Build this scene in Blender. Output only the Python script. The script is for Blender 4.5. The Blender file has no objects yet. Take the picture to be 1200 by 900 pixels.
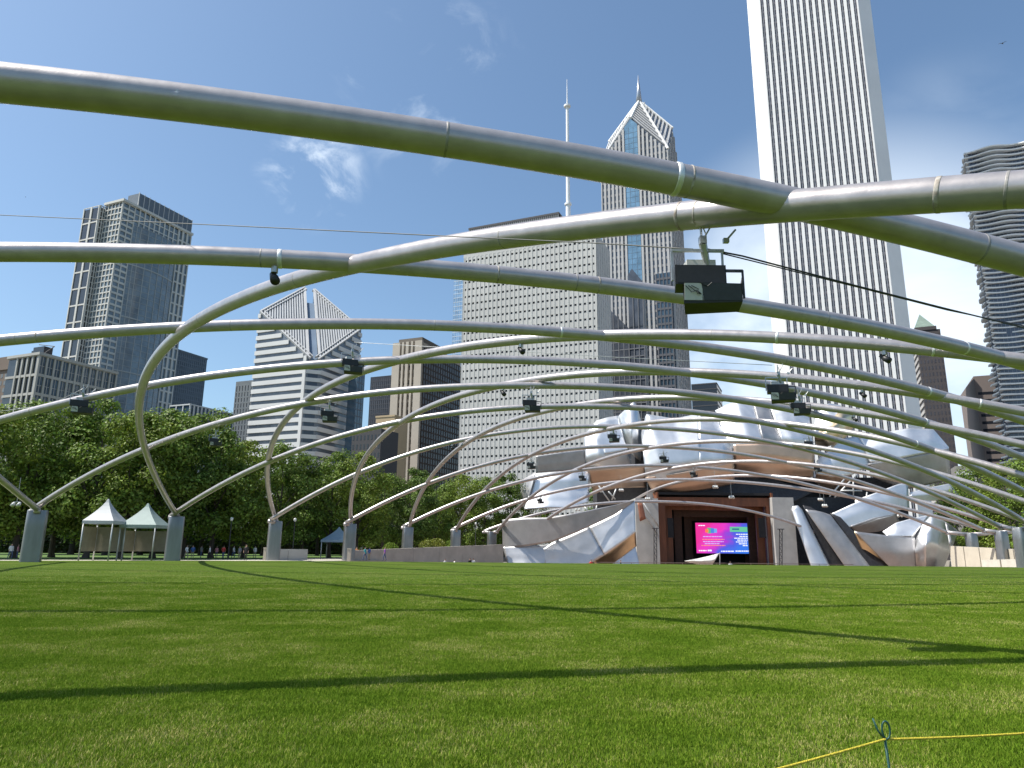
import bpy, bmesh, math, random
import numpy as np
from mathutils import Vector, Matrix, noise

R_ = math.radians
rng = random.Random(7)
scene = bpy.context.scene
COL = scene.collection

# ---------------------------------------------------------------- camera
F = 832.0            # focal length in pixels of a 1200 px wide frame
PITCH, ROLL, EYE = R_(13.05), R_(0.57), 1.6
cam_data = bpy.data.cameras.new("camera")
cam_data.sensor_width = 36.0
cam_data.lens = F / 1200.0 * 36.0
cam_data.clip_start, cam_data.clip_end = 0.05, 6000.0
cam = bpy.data.objects.new("camera", cam_data)
COL.objects.link(cam)
right = Vector((1, 0, 0))
fwd = Vector((0, math.cos(PITCH), math.sin(PITCH)))
up = right.cross(fwd)
r2 = right * math.cos(ROLL) + up * math.sin(ROLL)
u2 = up * math.cos(ROLL) - right * math.sin(ROLL)
cam.matrix_world = Matrix(((r2.x, u2.x, -fwd.x, 0), (r2.y, u2.y, -fwd.y, 0), (r2.z, u2.z, -fwd.z, EYE), (0, 0, 0, 1)))
scene.camera = cam

# ---------------------------------------------------------------- sun, sky, exposure
SUN = Vector((-0.6325, -0.1042, 1.0)).normalized()       # direction towards the sun
sun_el = math.asin(SUN.z)
sun_rot = math.atan2(SUN.x, SUN.y)
sd = bpy.data.lights.new("sun", 'SUN')
sd.energy, sd.angle, sd.color = 5.0, R_(0.53), (1.0, 0.95, 0.87)
sun = bpy.data.objects.new("sun", sd)
COL.objects.link(sun)
sun.rotation_euler = SUN.to_track_quat('Z', 'Y').to_euler()

world = bpy.data.worlds.new("World")
scene.world = world
world.use_nodes = True
wn, wl = world.node_tree.nodes, world.node_tree.links
wn.clear()
w_out = wn.new('ShaderNodeOutputWorld')
w_bg = wn.new('ShaderNodeBackground')
w_sky = wn.new('ShaderNodeTexSky')
w_sky.sky_type = 'NISHITA'
w_sky.sun_disc = False
w_sky.sun_elevation = sun_el
w_sky.sun_rotation = sun_rot
w_sky.altitude = 180
w_sky.air_density, w_sky.dust_density, w_sky.ozone_density = 1.0, 2.0, 1.6
w_bg.inputs['Strength'].default_value = 0.124
# thin clouds: noise on the sky direction, thicker where the day has its cloud banks
w_tc = wn.new('ShaderNodeTexCoord')
def wmath(op, a, b=None, c=None, clamp=False):
    n = wn.new('ShaderNodeMath'); n.operation = op; n.use_clamp = clamp
    for i, v in enumerate((a, b, c)):
        if v is None: continue
        if isinstance(v, (int, float)): n.inputs[i].default_value = v
        else: wl.new(v, n.inputs[i])
    return n.outputs[0]
def wnoise(scale, detail, rough, dist=0.0, stretch=(1, 1, 1)):
    m = wn.new('ShaderNodeMapping'); m.inputs['Scale'].default_value = stretch
    wl.new(w_tc.outputs['Generated'], m.inputs['Vector'])
    n = wn.new('ShaderNodeTexNoise')
    n.inputs['Scale'].default_value = scale; n.inputs['Detail'].default_value = detail
    n.inputs['Roughness'].default_value = rough; n.inputs['Distortion'].default_value = dist
    wl.new(m.outputs[0], n.inputs['Vector'])
    return n.outputs['Fac']
def wbank(d, spread):
    d = Vector(d).normalized()
    n = wn.new('ShaderNodeVectorMath'); n.operation = 'DOT_PRODUCT'
    wl.new(w_tc.outputs['Generated'], n.inputs[0]); n.inputs[1].default_value = d
    mr = wn.new('ShaderNodeMapRange'); mr.interpolation_type = 'SMOOTHSTEP'
    mr.inputs['From Min'].default_value = math.cos(R_(spread)); mr.inputs['From Max'].default_value = 1.0
    wl.new(n.outputs['Value'], mr.inputs['Value'])
    return mr.outputs['Result']

def ray(px, py):
    """world direction through a pixel of the 1200x900 frame (y component not normalised)"""
    x, y = (px - 600) / F, (450 - py) / F
    c, s = math.cos(ROLL), math.sin(ROLL)
    xr, yr = x * c - y * s, x * s + y * c
    return Vector((xr, math.cos(PITCH) - math.sin(PITCH) * yr, math.sin(PITCH) + math.cos(PITCH) * yr))
def at(px, py, Y):
    r = ray(px, py)
    return Vector((0, 0, EYE)) + r * (Y / r.y)
def scale_px(Y):              # metres per pixel near the horizon at forward distance Y
    return Y / (F * 1.027)

def mapr(fac, a, b, lo=0.0, hi=1.0):
    mr = wn.new('ShaderNodeMapRange'); mr.interpolation_type = 'SMOOTHSTEP'
    mr.inputs['From Min'].default_value = a; mr.inputs['From Max'].default_value = b
    mr.inputs['To Min'].default_value = lo; mr.inputs['To Max'].default_value = hi
    wl.new(fac, mr.inputs['Value'])
    return mr.outputs['Result']
n_big = wnoise(3.2, 6, 0.55, 0.4, (1, 1, 1.9))
n_fine = wnoise(9.0, 8, 0.62, 0.9, (1, 1, 1.6))
n_far = wnoise(2.6, 7, 0.58, 0.3, (1, 1, 2.6))
haze_low = wmath('MULTIPLY', wbank(ray(1000, 440), 20), mapr(n_big, 0.30, 0.62, 0.25, 0.95))
wisp1 = wmath('MULTIPLY', wbank(ray(366, 205), 4.6), mapr(n_fine, 0.46, 0.76, 0, 0.75))
wisp2 = wmath('MULTIPLY', wbank(ray(505, 105), 8.0), mapr(n_fine, 0.52, 0.74, 0, 0.28))
wisp3 = wmath('MULTIPLY', wbank(ray(1120, 205), 9.0), mapr(n_big, 0.45, 0.75, 0, 0.16))
general = mapr(n_far, 0.68, 0.90, 0, 0.2)
cl = wmath('MAXIMUM', wmath('MAXIMUM', wmath('MAXIMUM', haze_low, wisp1), wmath('MAXIMUM', wisp2, wisp3)), general)
w_mix = wn.new('ShaderNodeMixRGB')
wl.new(wmath('MULTIPLY', cl, 0.92, clamp=True), w_mix.inputs['Fac'])
w_tint = wn.new('ShaderNodeMixRGB'); w_tint.blend_type = 'MULTIPLY'; w_tint.inputs['Fac'].default_value = 1.0
w_tint.inputs['Color2'].default_value = (0.88, 1.0, 1.02, 1)
wl.new(w_sky.outputs[0], w_tint.inputs['Color1']); wl.new(w_tint.outputs[0], w_mix.inputs['Color1'])
w_mix.inputs['Color2'].default_value = (6.6, 7.3, 8.0, 1)
wl.new(w_mix.outputs[0], w_bg.inputs['Color'])
wl.new(w_bg.outputs[0], w_out.inputs['Surface'])

scene.view_settings.view_transform = 'Standard'
scene.view_settings.look = 'None'
scene.view_settings.exposure = 0.50
scene.view_settings.gamma = 1.0
scene.view_settings.use_curve_mapping = False

# ---------------------------------------------------------------- materials
MATS = {}
def mat(name, col, rough=0.7, metal=0.0, var=0.12, vscale=2.0, bump=0.0, bscale=20.0, spec=0.5, emit=None, col2=None,
        stretch=(1, 1, 1), island=0.0, trans=0.0, rvar=0.0, seam=None):
    if name in MATS: return MATS[name]
    m = bpy.data.materials.new(name); m.use_nodes = True
    nt = m.node_tree; N, L = nt.nodes, nt.links
    b = N['Principled BSDF']
    b.inputs['Roughness'].default_value = rough
    b.inputs['Metallic'].default_value = metal
    b.inputs['Specular IOR Level'].default_value = spec
    tc = N.new('ShaderNodeTexCoord')
    mp = N.new('ShaderNodeMapping'); mp.inputs['Scale'].default_value = stretch
    L.new(tc.outputs['Object'], mp.inputs['Vector'])
    nz = N.new('ShaderNodeTexNoise'); nz.inputs['Scale'].default_value = vscale; nz.inputs['Detail'].default_value = 6
    nz.inputs['Roughness'].default_value = 0.6
    L.new(mp.outputs[0], nz.inputs['Vector'])
    c = Vector(col[:3]); d = Vector(col2[:3]) if col2 else None
    mx = N.new('ShaderNodeMixRGB')
    lo, hi = (c * (1 - var), c * (1 + var)) if d is None else (c, d)
    mx.inputs['Color1'].default_value = (*lo, 1); mx.inputs['Color2'].default_value = (*hi, 1)
    rp = N.new('ShaderNodeMapRange'); rp.inputs['From Min'].default_value = 0.3; rp.inputs['From Max'].default_value = 0.7
    L.new(nz.outputs['Fac'], rp.inputs['Value'])
    L.new(rp.outputs[0], mx.inputs['Fac'])
    out = mx.outputs[0]
    if island > 0:
        g = N.new('ShaderNodeNewGeometry')
        hv = N.new('ShaderNodeHueSaturation')
        mr = N.new('ShaderNodeMapRange'); mr.inputs['To Min'].default_value = 1 - island; mr.inputs['To Max'].default_value = 1 + island
        L.new(g.outputs['Random Per Island'], mr.inputs['Value'])
        L.new(mr.outputs[0], hv.inputs['Value'])
        mh = N.new('ShaderNodeMapRange'); mh.inputs['To Min'].default_value = 0.5 - 0.03 * island; mh.inputs['To Max'].default_value = 0.5 + 0.02 * island
        L.new(g.outputs['Random Per Island'], mh.inputs['Value']); L.new(mh.outputs[0], hv.inputs['Hue'])
        L.new(out, hv.inputs['Color']); out = hv.outputs[0]
    if seam:
        sx = N.new('ShaderNodeSeparateXYZ'); cx = N.new('ShaderNodeCombineXYZ'); L.new(tc.outputs['Object'], sx.inputs[0])
        L.new(sx.outputs['X'], cx.inputs['X']); L.new(sx.outputs['Z'], cx.inputs['Y'])
        bk = N.new('ShaderNodeTexBrick'); bk.inputs['Scale'].default_value = 1.0; bk.inputs['Brick Width'].default_value = seam[0]; bk.inputs['Row Height'].default_value = seam[1]
        bk.inputs['Mortar Size'].default_value = 0.035; bk.inputs['Color1'].default_value = (1, 1, 1, 1); bk.inputs['Color2'].default_value = (.88, .88, .88, 1); bk.inputs['Mortar'].default_value = (.5, .5, .5, 1)
        L.new(cx.outputs[0], bk.inputs['Vector'])
        mu = N.new('ShaderNodeMixRGB'); mu.blend_type = 'MULTIPLY'; mu.inputs['Fac'].default_value = 0.8; L.new(out, mu.inputs['Color1']); L.new(bk.outputs['Color'], mu.inputs['Color2']); out = mu.outputs[0]
    L.new(out, b.inputs['Base Color'])
    if rvar > 0:
        r2_ = N.new('ShaderNodeMapRange'); r2_.inputs['To Min'].default_value = max(0.02, rough - rvar); r2_.inputs['To Max'].default_value = rough + rvar
        L.new(nz.outputs['Fac'], r2_.inputs['Value']); L.new(r2_.outputs[0], b.inputs['Roughness'])
    if bump > 0:
        bz = N.new('ShaderNodeTexNoise'); bz.inputs['Scale'].default_value = bscale; bz.inputs['Detail'].default_value = 5
        L.new(mp.outputs[0], bz.inputs['Vector'])
        bp = N.new('ShaderNodeBump'); bp.inputs['Strength'].default_value = bump; bp.inputs['Distance'].default_value = 0.05
        L.new(bz.outputs['Fac'], bp.inputs['Height']); L.new(bp.outputs[0], b.inputs['Normal'])
    if trans > 0:
        tr = N.new('ShaderNodeBsdfTranslucent'); L.new(out, tr.inputs['Color'])
        ms = N.new('ShaderNodeMixShader'); ms.inputs['Fac'].default_value = trans
        o = N['Material Output']
        L.new(b.outputs[0], ms.inputs[1]); L.new(tr.outputs[0], ms.inputs[2]); L.new(ms.outputs[0], o.inputs['Surface'])
    if emit:
        b.inputs['Emission Color'].default_value = (*emit[:3], 1); b.inputs['Emission Strength'].default_value = emit[3]
    MATS[name] = m
    return m

# ---------------------------------------------------------------- mesh helpers
class MB:
    """collects verts and faces of one mesh object"""
    def __init__(s): s.v = []; s.f = []
    def add(s, vs, fs):
        o = len(s.v); s.v.extend([tuple(p) for p in vs]); s.f.extend([tuple(i + o for i in f) for f in fs])
    def frame_box(s, o, a, b, c):
        """box from corner o spanned by vectors a, b, c"""
        o, a, b, c = Vector(o), Vector(a), Vector(b), Vector(c)
        vs = [o, o + a, o + a + b, o + b, o + c, o + a + c, o + a + b + c, o + b + c]
        fs = [(0, 3, 2, 1), (4, 5, 6, 7), (0, 1, 5, 4), (1, 2, 6, 5), (2, 3, 7, 6), (3, 0, 4, 7)]
        if a.cross(b).dot(c) < 0: fs = [tuple(reversed(f)) for f in fs]
        s.add(vs, fs)
    def box(s, c, size, rz=0.0):
        m = Matrix.Rotation(rz, 3, 'Z'); c = Vector(c)
        a, b, h = m @ Vector((size[0], 0, 0)), m @ Vector((0, size[1], 0)), Vector((0, 0, size[2]))
        s.frame_box(c - a / 2 - b / 2 - h / 2, a, b, h)
    def tube(s, pts, rad, seg=8, caps=True):
        pts = [Vector(p) for p in pts]; n = len(pts)
        if not hasattr(rad, '__len__'): rad = [rad] * n
        ref = Vector((0, 0, 1)); vs = []; fs = []
        t0 = (pts[1] - pts[0]).normalized()
        if abs(t0.z) > 0.95: ref = Vector((1, 0, 0))
        nrm = t0.cross(ref).normalized()
        for i, p in enumerate(pts):
            t = (pts[min(i + 1, n - 1)] - pts[max(i - 1, 0)]).normalized()
            nrm = (nrm - t * nrm.dot(t)).normalized(); bn = t.cross(nrm)
            for k in range(seg):
                a = 2 * math.pi * k / seg
                vs.append(p + (nrm * math.cos(a) + bn * math.sin(a)) * rad[i])
        for i in range(n - 1):
            for k in range(seg):
                k2 = (k + 1) % seg
                fs.append((i * seg + k, i * seg + k2, (i + 1) * seg + k2, (i + 1) * seg + k))
        if caps:
            fs.append(tuple(reversed(range(seg)))); fs.append(tuple((n - 1) * seg + k for k in range(seg)))
        s.add(vs, fs)
    def prism(s, poly, z0, z1):
        """poly: list of (x, y) anticlockwise; z0/z1 numbers or lists"""
        n = len(poly)
        a = z0 if hasattr(z0, '__len__') else [z0] * n
        b = z1 if hasattr(z1, '__len__') else [z1] * n
        vs = [(p[0], p[1], a[i]) for i, p in enumerate(poly)] + [(p[0], p[1], b[i]) for i, p in enumerate(poly)]
        area = sum(poly[i][0] * poly[(i + 1) % n][1] - poly[(i + 1) % n][0] * poly[i][1] for i in range(n))
        fs = [tuple(reversed(range(n))), tuple(range(n, 2 * n))] + [(i, (i + 1) % n, n + (i + 1) % n, n + i) for i in range(n)]
        if area < 0: fs = [tuple(reversed(f)) for f in fs]
        s.add(vs, fs)
    def build(s, name, m, parent=None, smooth=False, stuff=False):
        me = bpy.data.meshes.new(name); me.from_pydata(s.v, [], s.f); me.update()
        if m: me.materials.append(m)
        if smooth: me.polygons.foreach_set('use_smooth', [True] * len(me.polygons))
        o = bpy.data.objects.new(name, me); COL.objects.link(o)
        if parent:
            o.parent = parent
            o.matrix_parent_inverse = parent.matrix_world.inverted() if False else Matrix.Translation(-Vector(parent.location))
        if stuff: o['kind'] = 'stuff'
        return o
def thing(name, label, cat, loc=(0, 0, 0), group=None):
    o = bpy.data.objects.new(name, None); COL.objects.link(o); o.location = loc
    o.empty_display_size = 0.2
    o['label'] = label; o['category'] = cat
    if group: o['group'] = group
    return o
def tag(o, label, cat, group=None):
    o['label'] = label; o['category'] = cat
    if group: o['group'] = group
    return o
def structure(o): o['kind'] = 'structure'; return o

# ================================================================ ground
def noise_sheet(name, poly, z, m):
    b = MB(); b.add([(x, y, z) for x, y in poly], [tuple(range(len(poly)))])
    return structure(b.build(name, m))
m_ground = mat("paving_far", (0.16, 0.15, 0.13), 0.9, var=0.2, vscale=0.3)
g_ = MB(); g_.add([(-4000, -4000, -3.3), (4000, -4000, -3.3), (4000, 5000, -3.3), (-4000, 5000, -3.3)], [(0, 1, 2, 3)])
structure(g_.build("ground", m_ground))

# the lawn: one solid slab whose far edge falls away to the seating bowl
def lawn_material():
    m = bpy.data.materials.new("lawn_turf"); m.use_nodes = True
    N, L = m.node_tree.nodes, m.node_tree.links
    b = N['Principled BSDF']; b.inputs['Roughness'].default_value = 0.85; b.inputs['Specular IOR Level'].default_value = 0.05
    tc = N.new('ShaderNodeTexCoord')
    def nz(scale, det=4, rough=0.6, stretch=(1, 1, 1)):
        mp = N.new('ShaderNodeMapping'); mp.inputs['Scale'].default_value = stretch
        L.new(tc.outputs['Object'], mp.inputs['Vector'])
        n = N.new('ShaderNodeTexNoise'); n.inputs['Scale'].default_value = scale; n.inputs['Detail'].default_value = det
        n.inputs['Roughness'].default_value = rough; L.new(mp.outputs[0], n.inputs['Vector']); return n.outputs['Fac']
    def ramp(f, a, b_, c1, c2):
        r = N.new('ShaderNodeValToRGB'); r.color_ramp.elements[0].position = a; r.color_ramp.elements[1].position = b_
        r.color_ramp.elements[0].color = (*c1, 1); r.color_ramp.elements[1].color = (*c2, 1)
        L.new(f, r.inputs['Fac']); return r.outputs['Color']
    def mix(f, a, b_):
        x = N.new('ShaderNodeMixRGB'); L.new(f, x.inputs['Fac']); L.new(a, x.inputs['Color1']); L.new(b_, x.inputs['Color2']); return x.outputs[0]
    base = ramp(nz(0.35, 5), 0.3, 0.7, (0.052, 0.092, 0.010), (0.074, 0.118, 0.015))
    fine = ramp(nz(9.0, 6, 0.75, (1, 0.5, 1)), 0.3, 0.72, (0.034, 0.064, 0.006), (0.098, 0.140, 0.021))
    x = N.new('ShaderNodeMixRGB'); x.inputs['Fac'].default_value = 0.5
    L.new(base, x.inputs['Color1']); L.new(fine, x.inputs['Color2'])
    dry = ramp(nz(0.16, 7, 0.66, (1, 1.8, 1)), 0.52, 0.74, (0, 0, 0), (0.55, 0.55, 0.55))
    r = N.new('ShaderNodeRGB'); r.outputs[0].default_value = (0.160, 0.158, 0.050, 1)
    col = mix(dry, x.outputs[0], r.outputs[0])
    L.new(col, b.inputs['Base Color'])
    bp = N.new('ShaderNodeBump'); bp.inputs['Strength'].default_value = 0.6; bp.inputs['Distance'].default_value = 0.04
    L.new(nz(30, 3), bp.inputs['Height']); L.new(bp.outputs[0], b.inputs['Normal'])
    return m
LAWN_EDGE = [(-75, 66.0), (-49, 70.5), (-34, 79.5), (-20, 83.5), (0, 85.0), (22, 86.0), (45, 87.5), (63, 88.5), (85, 90)]
lawn_poly = [(95, -70), (95, 90)] + LAWN_EDGE[::-1] + [(-85, 60), (-85, -70)]
lb = MB(); lb.prism(lawn_poly, -3.2, 0.0)
lawn_sheet = structure(lb.build("lawn", lawn_material()))

# seating bowl, lower than the lawn, and the raised promenade under the trees
m_bowl = mat("seat_paving", (0.25, 0.175, 0.135), 0.85, var=0.25, vscale=0.8)
bw = MB(); bw.prism([(-34, 80.2), (-20, 84.2), (0, 85.7), (22, 86.7), (45, 88.2), (63, 89.2), (90, 160), (-5, 152)], -3.25, [-1.2] * 6 + [-3.0] * 2)
structure(bw.build("seating_terrace", m_bowl))
m_prom = mat("promenade_paving", (0.36, 0.33, 0.28), 0.9, var=0.15, vscale=0.6)
pm = MB(); pm.prism([(-260, 40), (-75, 66.6), (-49, 71.2), (-34.6, 80.2), (-24.0, 88.0), (-17, 104), (-6, 150), (-10, 190), (-260, 240)], -3.2, -0.12)
structure(pm.build("promenade", m_prom))
m_rough = mat("verge_grass", (0.07, 0.13, 0.02), 0.9, var=0.35, vscale=0.6)
vg = MB(); vg.prism([(-250, 62), (-80, 74), (-56, 80), (-40, 88), (-33, 100), (-25, 135), (-30, 190), (-250, 230)], -0.118, -0.06)
structure(vg.build("verge", m_rough))
rp_ = MB(); rp_.prism([(66, 90.5), (200, 60), (330, 150), (200, 260), (98, 165)], -3.2, -0.10)
structure(rp_.build("side_terrace", m_prom))

# ================================================================ grass blades close to the camera
def tuft(seed, n, size, h, w):
    r = random.Random(seed); b = MB()
    for _ in range(n):
        x, y = r.uniform(-size / 2, size / 2), r.uniform(-size / 2, size / 2)
        a = r.uniform(0, 6.283); hh = h * r.uniform(0.5, 1.15); lean = r.uniform(0.1, 0.75) * hh; la = r.uniform(0, 6.283)
        dx, dy = math.cos(a) * w / 2, math.sin(a) * w / 2
        mx, my = x + math.cos(la) * lean * 0.35, y + math.sin(la) * lean * 0.35
        tx, ty = x + math.cos(la) * lean, y + math.sin(la) * lean
        b.add([(x - dx, y - dy, 0), (x + dx, y + dy, 0), (mx + dx * .8, my + dy * .8, hh * .6), (mx - dx * .8, my - dy * .8, hh * .6), (tx, ty, hh)],
              [(0, 1, 2, 3), (3, 2, 4)])
    return b
def blade_material():
    m = bpy.data.materials.new("grass_blade"); m.use_nodes = True
    N, L = m.node_tree.nodes, m.node_tree.links
    b = N['Principled BSDF']; b.inputs['Roughness'].default_value = 0.75; b.inputs['Specular IOR Level'].default_value = 0.08
    g = N.new('ShaderNodeNewGeometry'); oi = N.new('ShaderNodeObjectInfo')
    r = N.new('ShaderNodeValToRGB'); e = r.color_ramp.elements
    e[0].position = 0.0; e[0].color = (0.090, 0.165, 0.010, 1)
    e[1].position = 1.0; e[1].color = (0.50, 0.45, 0.18, 1)
    for p, c in ((0.45, (0.142, 0.236, 0.016)), (0.76, (0.228, 0.302, 0.034)), (0.90, (0.36, 0.36, 0.10))):
        k = e.new(p); k.color = (*c, 1)
    # dry patches in the turf shift the mix of blades
    gp = N.new('ShaderNodeNewGeometry')
    n = N.new('ShaderNodeTexNoise'); n.inputs['Scale'].default_value = 0.55; n.inputs['Detail'].default_value = 6; n.inputs['Roughness'].default_value = 0.65
    L.new(gp.outputs['Position'], n.inputs['Vector'])
    mr = N.new('ShaderNodeMapRange'); mr.inputs['From Min'].default_value = 0.36; mr.inputs['From Max'].default_value = 0.72
    mr.inputs['To Min'].default_value = -0.24; mr.inputs['To Max'].default_value = 0.40
    L.new(n.outputs['Fac'], mr.inputs['Value'])
    ad = N.new('ShaderNodeMath'); ad.operation = 'MULTIPLY_ADD'; ad.use_clamp = True; ad.inputs[1].default_value = 0.92
    L.new(g.outputs['Random Per Island'], ad.inputs[0]); L.new(mr.outputs[0], ad.inputs[2])
    L.new(ad.outputs[0], r.inputs['Fac']); L.new(r.outputs[0], b.inputs['Base Color'])
    t = N.new('ShaderNodeBsdfTranslucent'); L.new(r.outputs[0], t.inputs['Color'])
    ms = N.new('ShaderNodeMixShader'); ms.inputs[0].default_value = 0.20
    L.new(b.outputs[0], ms.inputs[1]); L.new(t.outputs[0], ms.inputs[2]); L.new(ms.outputs[0], N['Material Output'].inputs['Surface'])
    return m
m_blade = blade_material()
tuft_col = bpy.data.collections.new("tufts")
def tuft_obj(seed, n, size, h, w):
    b = tuft(seed, n, size, h, w)
    me = bpy.data.meshes.new("grass_tuft"); me.from_pydata(b.v, [], b.f); me.materials.append(m_blade)
    return me
def scatter(name, meshes, pts, scales, rots):
    c = bpy.data.collections.new(name + "_tufts")
    for me in meshes: c.objects.link(bpy.data.objects.new("grass_tuft", me))
    me = bpy.data.meshes.new(name); me.from_pydata(pts, [], [])
    at_ = me.attributes.new("sc", 'FLOAT', 'POINT'); at_.data.foreach_set('value', scales)
    ar = me.attributes.new("rz", 'FLOAT_VECTOR', 'POINT'); ar.data.foreach_set('vector', [q for r in rots for q in (0, 0, r)])
    o = bpy.data.objects.new(name, me); COL.objects.link(o)
    ng = bpy.data.node_groups.new(name, 'GeometryNodeTree')
    ng.interface.new_socket("Geometry", in_out='INPUT', socket_type='NodeSocketGeometry')
    ng.interface.new_socket("Geometry", in_out='OUTPUT', socket_type='NodeSocketGeometry')
    N, L = ng.nodes, ng.links
    i, q = N.new('NodeGroupInput'), N.new('NodeGroupOutput')
    ci = N.new('GeometryNodeCollectionInfo'); ci.inputs['Collection'].default_value = c; ci.inputs['Separate Children'].default_value = True
    ci.inputs['Reset Children'].default_value = True
    ip = N.new('GeometryNodeInstanceOnPoints'); ip.inputs['Pick Instance'].default_value = True
    a1 = N.new('GeometryNodeInputNamedAttribute'); a1.data_type = 'FLOAT'; a1.inputs['Name'].default_value = "sc"
    a2 = N.new('GeometryNodeInputNamedAttribute'); a2.data_type = 'FLOAT_VECTOR'; a2.inputs['Name'].default_value = "rz"
    L.new(i.outputs[0], ip.inputs['Points']); L.new(ci.outputs[0], ip.inputs['Instance'])
    L.new(a1.outputs[0], ip.inputs['Scale']); L.new(a2.outputs[0], ip.inputs['Rotation'])
    L.new(ip.outputs[0], q.inputs[0])
    md = o.modifiers.new("scatter", 'NODES'); md.node_group = ng
    o['kind'] = 'stuff'
    return o
for tier, (ya, yb, dens, wid) in enumerate([(2.0, 12.5, 1600, .0052), (12.5, 16.5, 900, .0062), (16.5, 21, 400, .0075), (21, 26, 220, .008), (26, 32, 110, .009), (32, 38, 40, .010), (38, 46, 14, .011), (46, 56, 5, .012), (56, 68, 2, .012)]):
    pts, scs, rts = [], [], []
    y = ya
    while y < yb:
        half = 0.80 * y + 6.0; x = -half
        while x < half:
            pts.append((x + rng.uniform(-.08, .08), y + rng.uniform(-.08, .08), 0.0))
            scs.append(0.92 + 0.16 * rng.random()); rts.append(rng.choice((0, 1, 2, 3)) * math.pi / 2 + rng.uniform(-.3, .3)); x += .42
        y += .42
    scatter("grass", [tuft_obj(i + 10 * tier, dens, 0.56, 0.042, wid) for i in range(4)], pts, scs, rts)

# ================================================================ steel trellis
m_pipe = mat("brushed_pipe", (0.38, 0.348, 0.343), 0.32, metal=0.52, vscale=2.3, bump=0.035, bscale=18, rvar=0.09, col2=(0.49, 0.452, 0.446))
m_weld = mat("weld_seam", (0.20, 0.15, 0.11), 0.7, metal=0.3, var=0.5, vscale=9, col2=(0.52, 0.50, 0.46))
m_post = mat("post_cladding", (0.27, 0.275, 0.28), 0.40, metal=0.75, var=0.22, vscale=0.9, stretch=(1, 1, 0.25), rvar=0.1)
HP, PIPE_R = 4.66, 0.265
ARCS = {
"A-3":(-18.159,4.095,15.292,11.980,3.078,2.173,-0.061,-0.533),
"A-2":(-43.556,16.830,50.640,47.957,4.953,2.179,-0.127,2.162),
"A-1":(-49.391,30.066,47.528,48.219,7.492,2.035,0.041,0.763),
"A0":(-51.031,51.640,50.899,58.663,8.703,2.083,-0.028,1.288),
"A1":(-44.168,66.653,47.565,61.548,8.883,2.257,-0.001,1.369),
"A2":(-36.315,77.224,52.023,72.859,9.698,2.190,-0.069,1.164),
"A3":(-29.016,87.212,59.152,87.212,11.010,2.225,-0.122,0.419),
"A4":(-21.778,95.471,65.130,99.505,10.920,2.120,-0.130,-0.063),
"A5":(-16.382,110.152,66.957,111.075,9.648,2.062,-0.104,0.056),
"A6":(-10.089,124.848,73.824,110.522,8.325,2.152,-0.211,-0.090),
"A7":(-5.059,135.792,61.565,142.997,5.789,2.253,-0.037,0.772),
"B1":(-43.0,65.5,4.0,-9.0,6.2,2.04,0.0,1.36),
"B2":(-35.977,77.983,12.990,4.626,6.599,1.986,-0.026,1.342),
"B3":(-29.229,90.308,34.945,22.595,8.614,2.114,-0.017,1.858),
"B4":(-21.566,97.738,42.405,35.652,9.462,2.090,-0.001,1.751),
"B5":(-15.398,110.101,43.834,43.214,10.516,2.100,-0.009,1.163),
"B6":(-9.312,124.024,41.528,48.857,10.732,2.155,0.057,0.571),
"B7":(-2.490,134.271,53.410,68.105,10.788,2.101,0.080,0.637),
"B8":(3.598,133.671,61.546,84.308,9.633,2.028,0.057,0.443),
"B9":(20.869,165.201,69.280,99.085,9.652,2.140,-0.043,1.124)}
def arc_pt(k, s):
    x0, y0, x1, y1, r, q, sk, tau = ARCS[k]
    t = 2 * s - 1; dx, dy = x1 - x0, y1 - y0; l = math.hypot(dx, dy); nx, ny = dy / l, -dx / l
    o = tau * r * (1 - t * t)
    return Vector((x0 + dx * s + nx * o, y0 + dy * s + ny * o, HP + r * (1 - abs(t) ** q) * (1 + sk * t)))
def project(p):
    d = Vector(p) - Vector((0, 0, EYE)); z = d.dot(fwd)
    return 600 + F * d.dot(r2) / z, 450 - F * d.dot(u2) / z, z
def arc_near(k, px, py):
    best = None
    for i in range(1, 800):
        p = arc_pt(k, i / 800); x, y, z = project(p)
        if z < 0.5: continue
        e = (x - px) ** 2 + (y - py) ** 2
        if best is None or e < best[0]: best = (e, i / 800, p, z)
    return best[1:]
trellis = thing("steel_trellis", "huge open trellis of crossing curved steel pipes arching over the whole lawn", "trellis", (0, 45, 0))
arch_obj = {}
for k in ARCS:
    b = MB(); n = 150
    b.tube([arc_pt(k, i / n) for i in range(n + 1)], PIPE_R, 28 if k in ("A-3", "A-2", "B2", "B3", "A-1") else 16)
    arch_obj[k] = b.build("arch", m_pipe, trellis, smooth=True)
def ring(k, px, py, wid, gap, m, name="weld_ring"):
    s, p, z = arc_near(k, px, py)
    a, c = arc_pt(k, s - 0.002), arc_pt(k, s + 0.002); d = (c - a).normalized()
    b = MB(); b.tube([p - d * wid / 2, p - d * wid * .3, p + d * wid * .3, p + d * wid / 2], [PIPE_R + 0.002, PIPE_R + gap, PIPE_R + gap, PIPE_R + 0.002], 28)
    o = b.build(name, m, arch_obj[k], smooth=True)
    o.matrix_parent_inverse = Matrix.Identity(4)
    return o
m_seam = mat("field_weld", (0.22, 0.21, 0.20), 0.55, metal=0.4, var=0.4, vscale=12, col2=(0.40, 0.38, 0.36))
m_collar = mat("pale_collar", (0.72, 0.72, 0.70), 0.4, metal=0.5, var=0.1, vscale=5)
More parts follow.
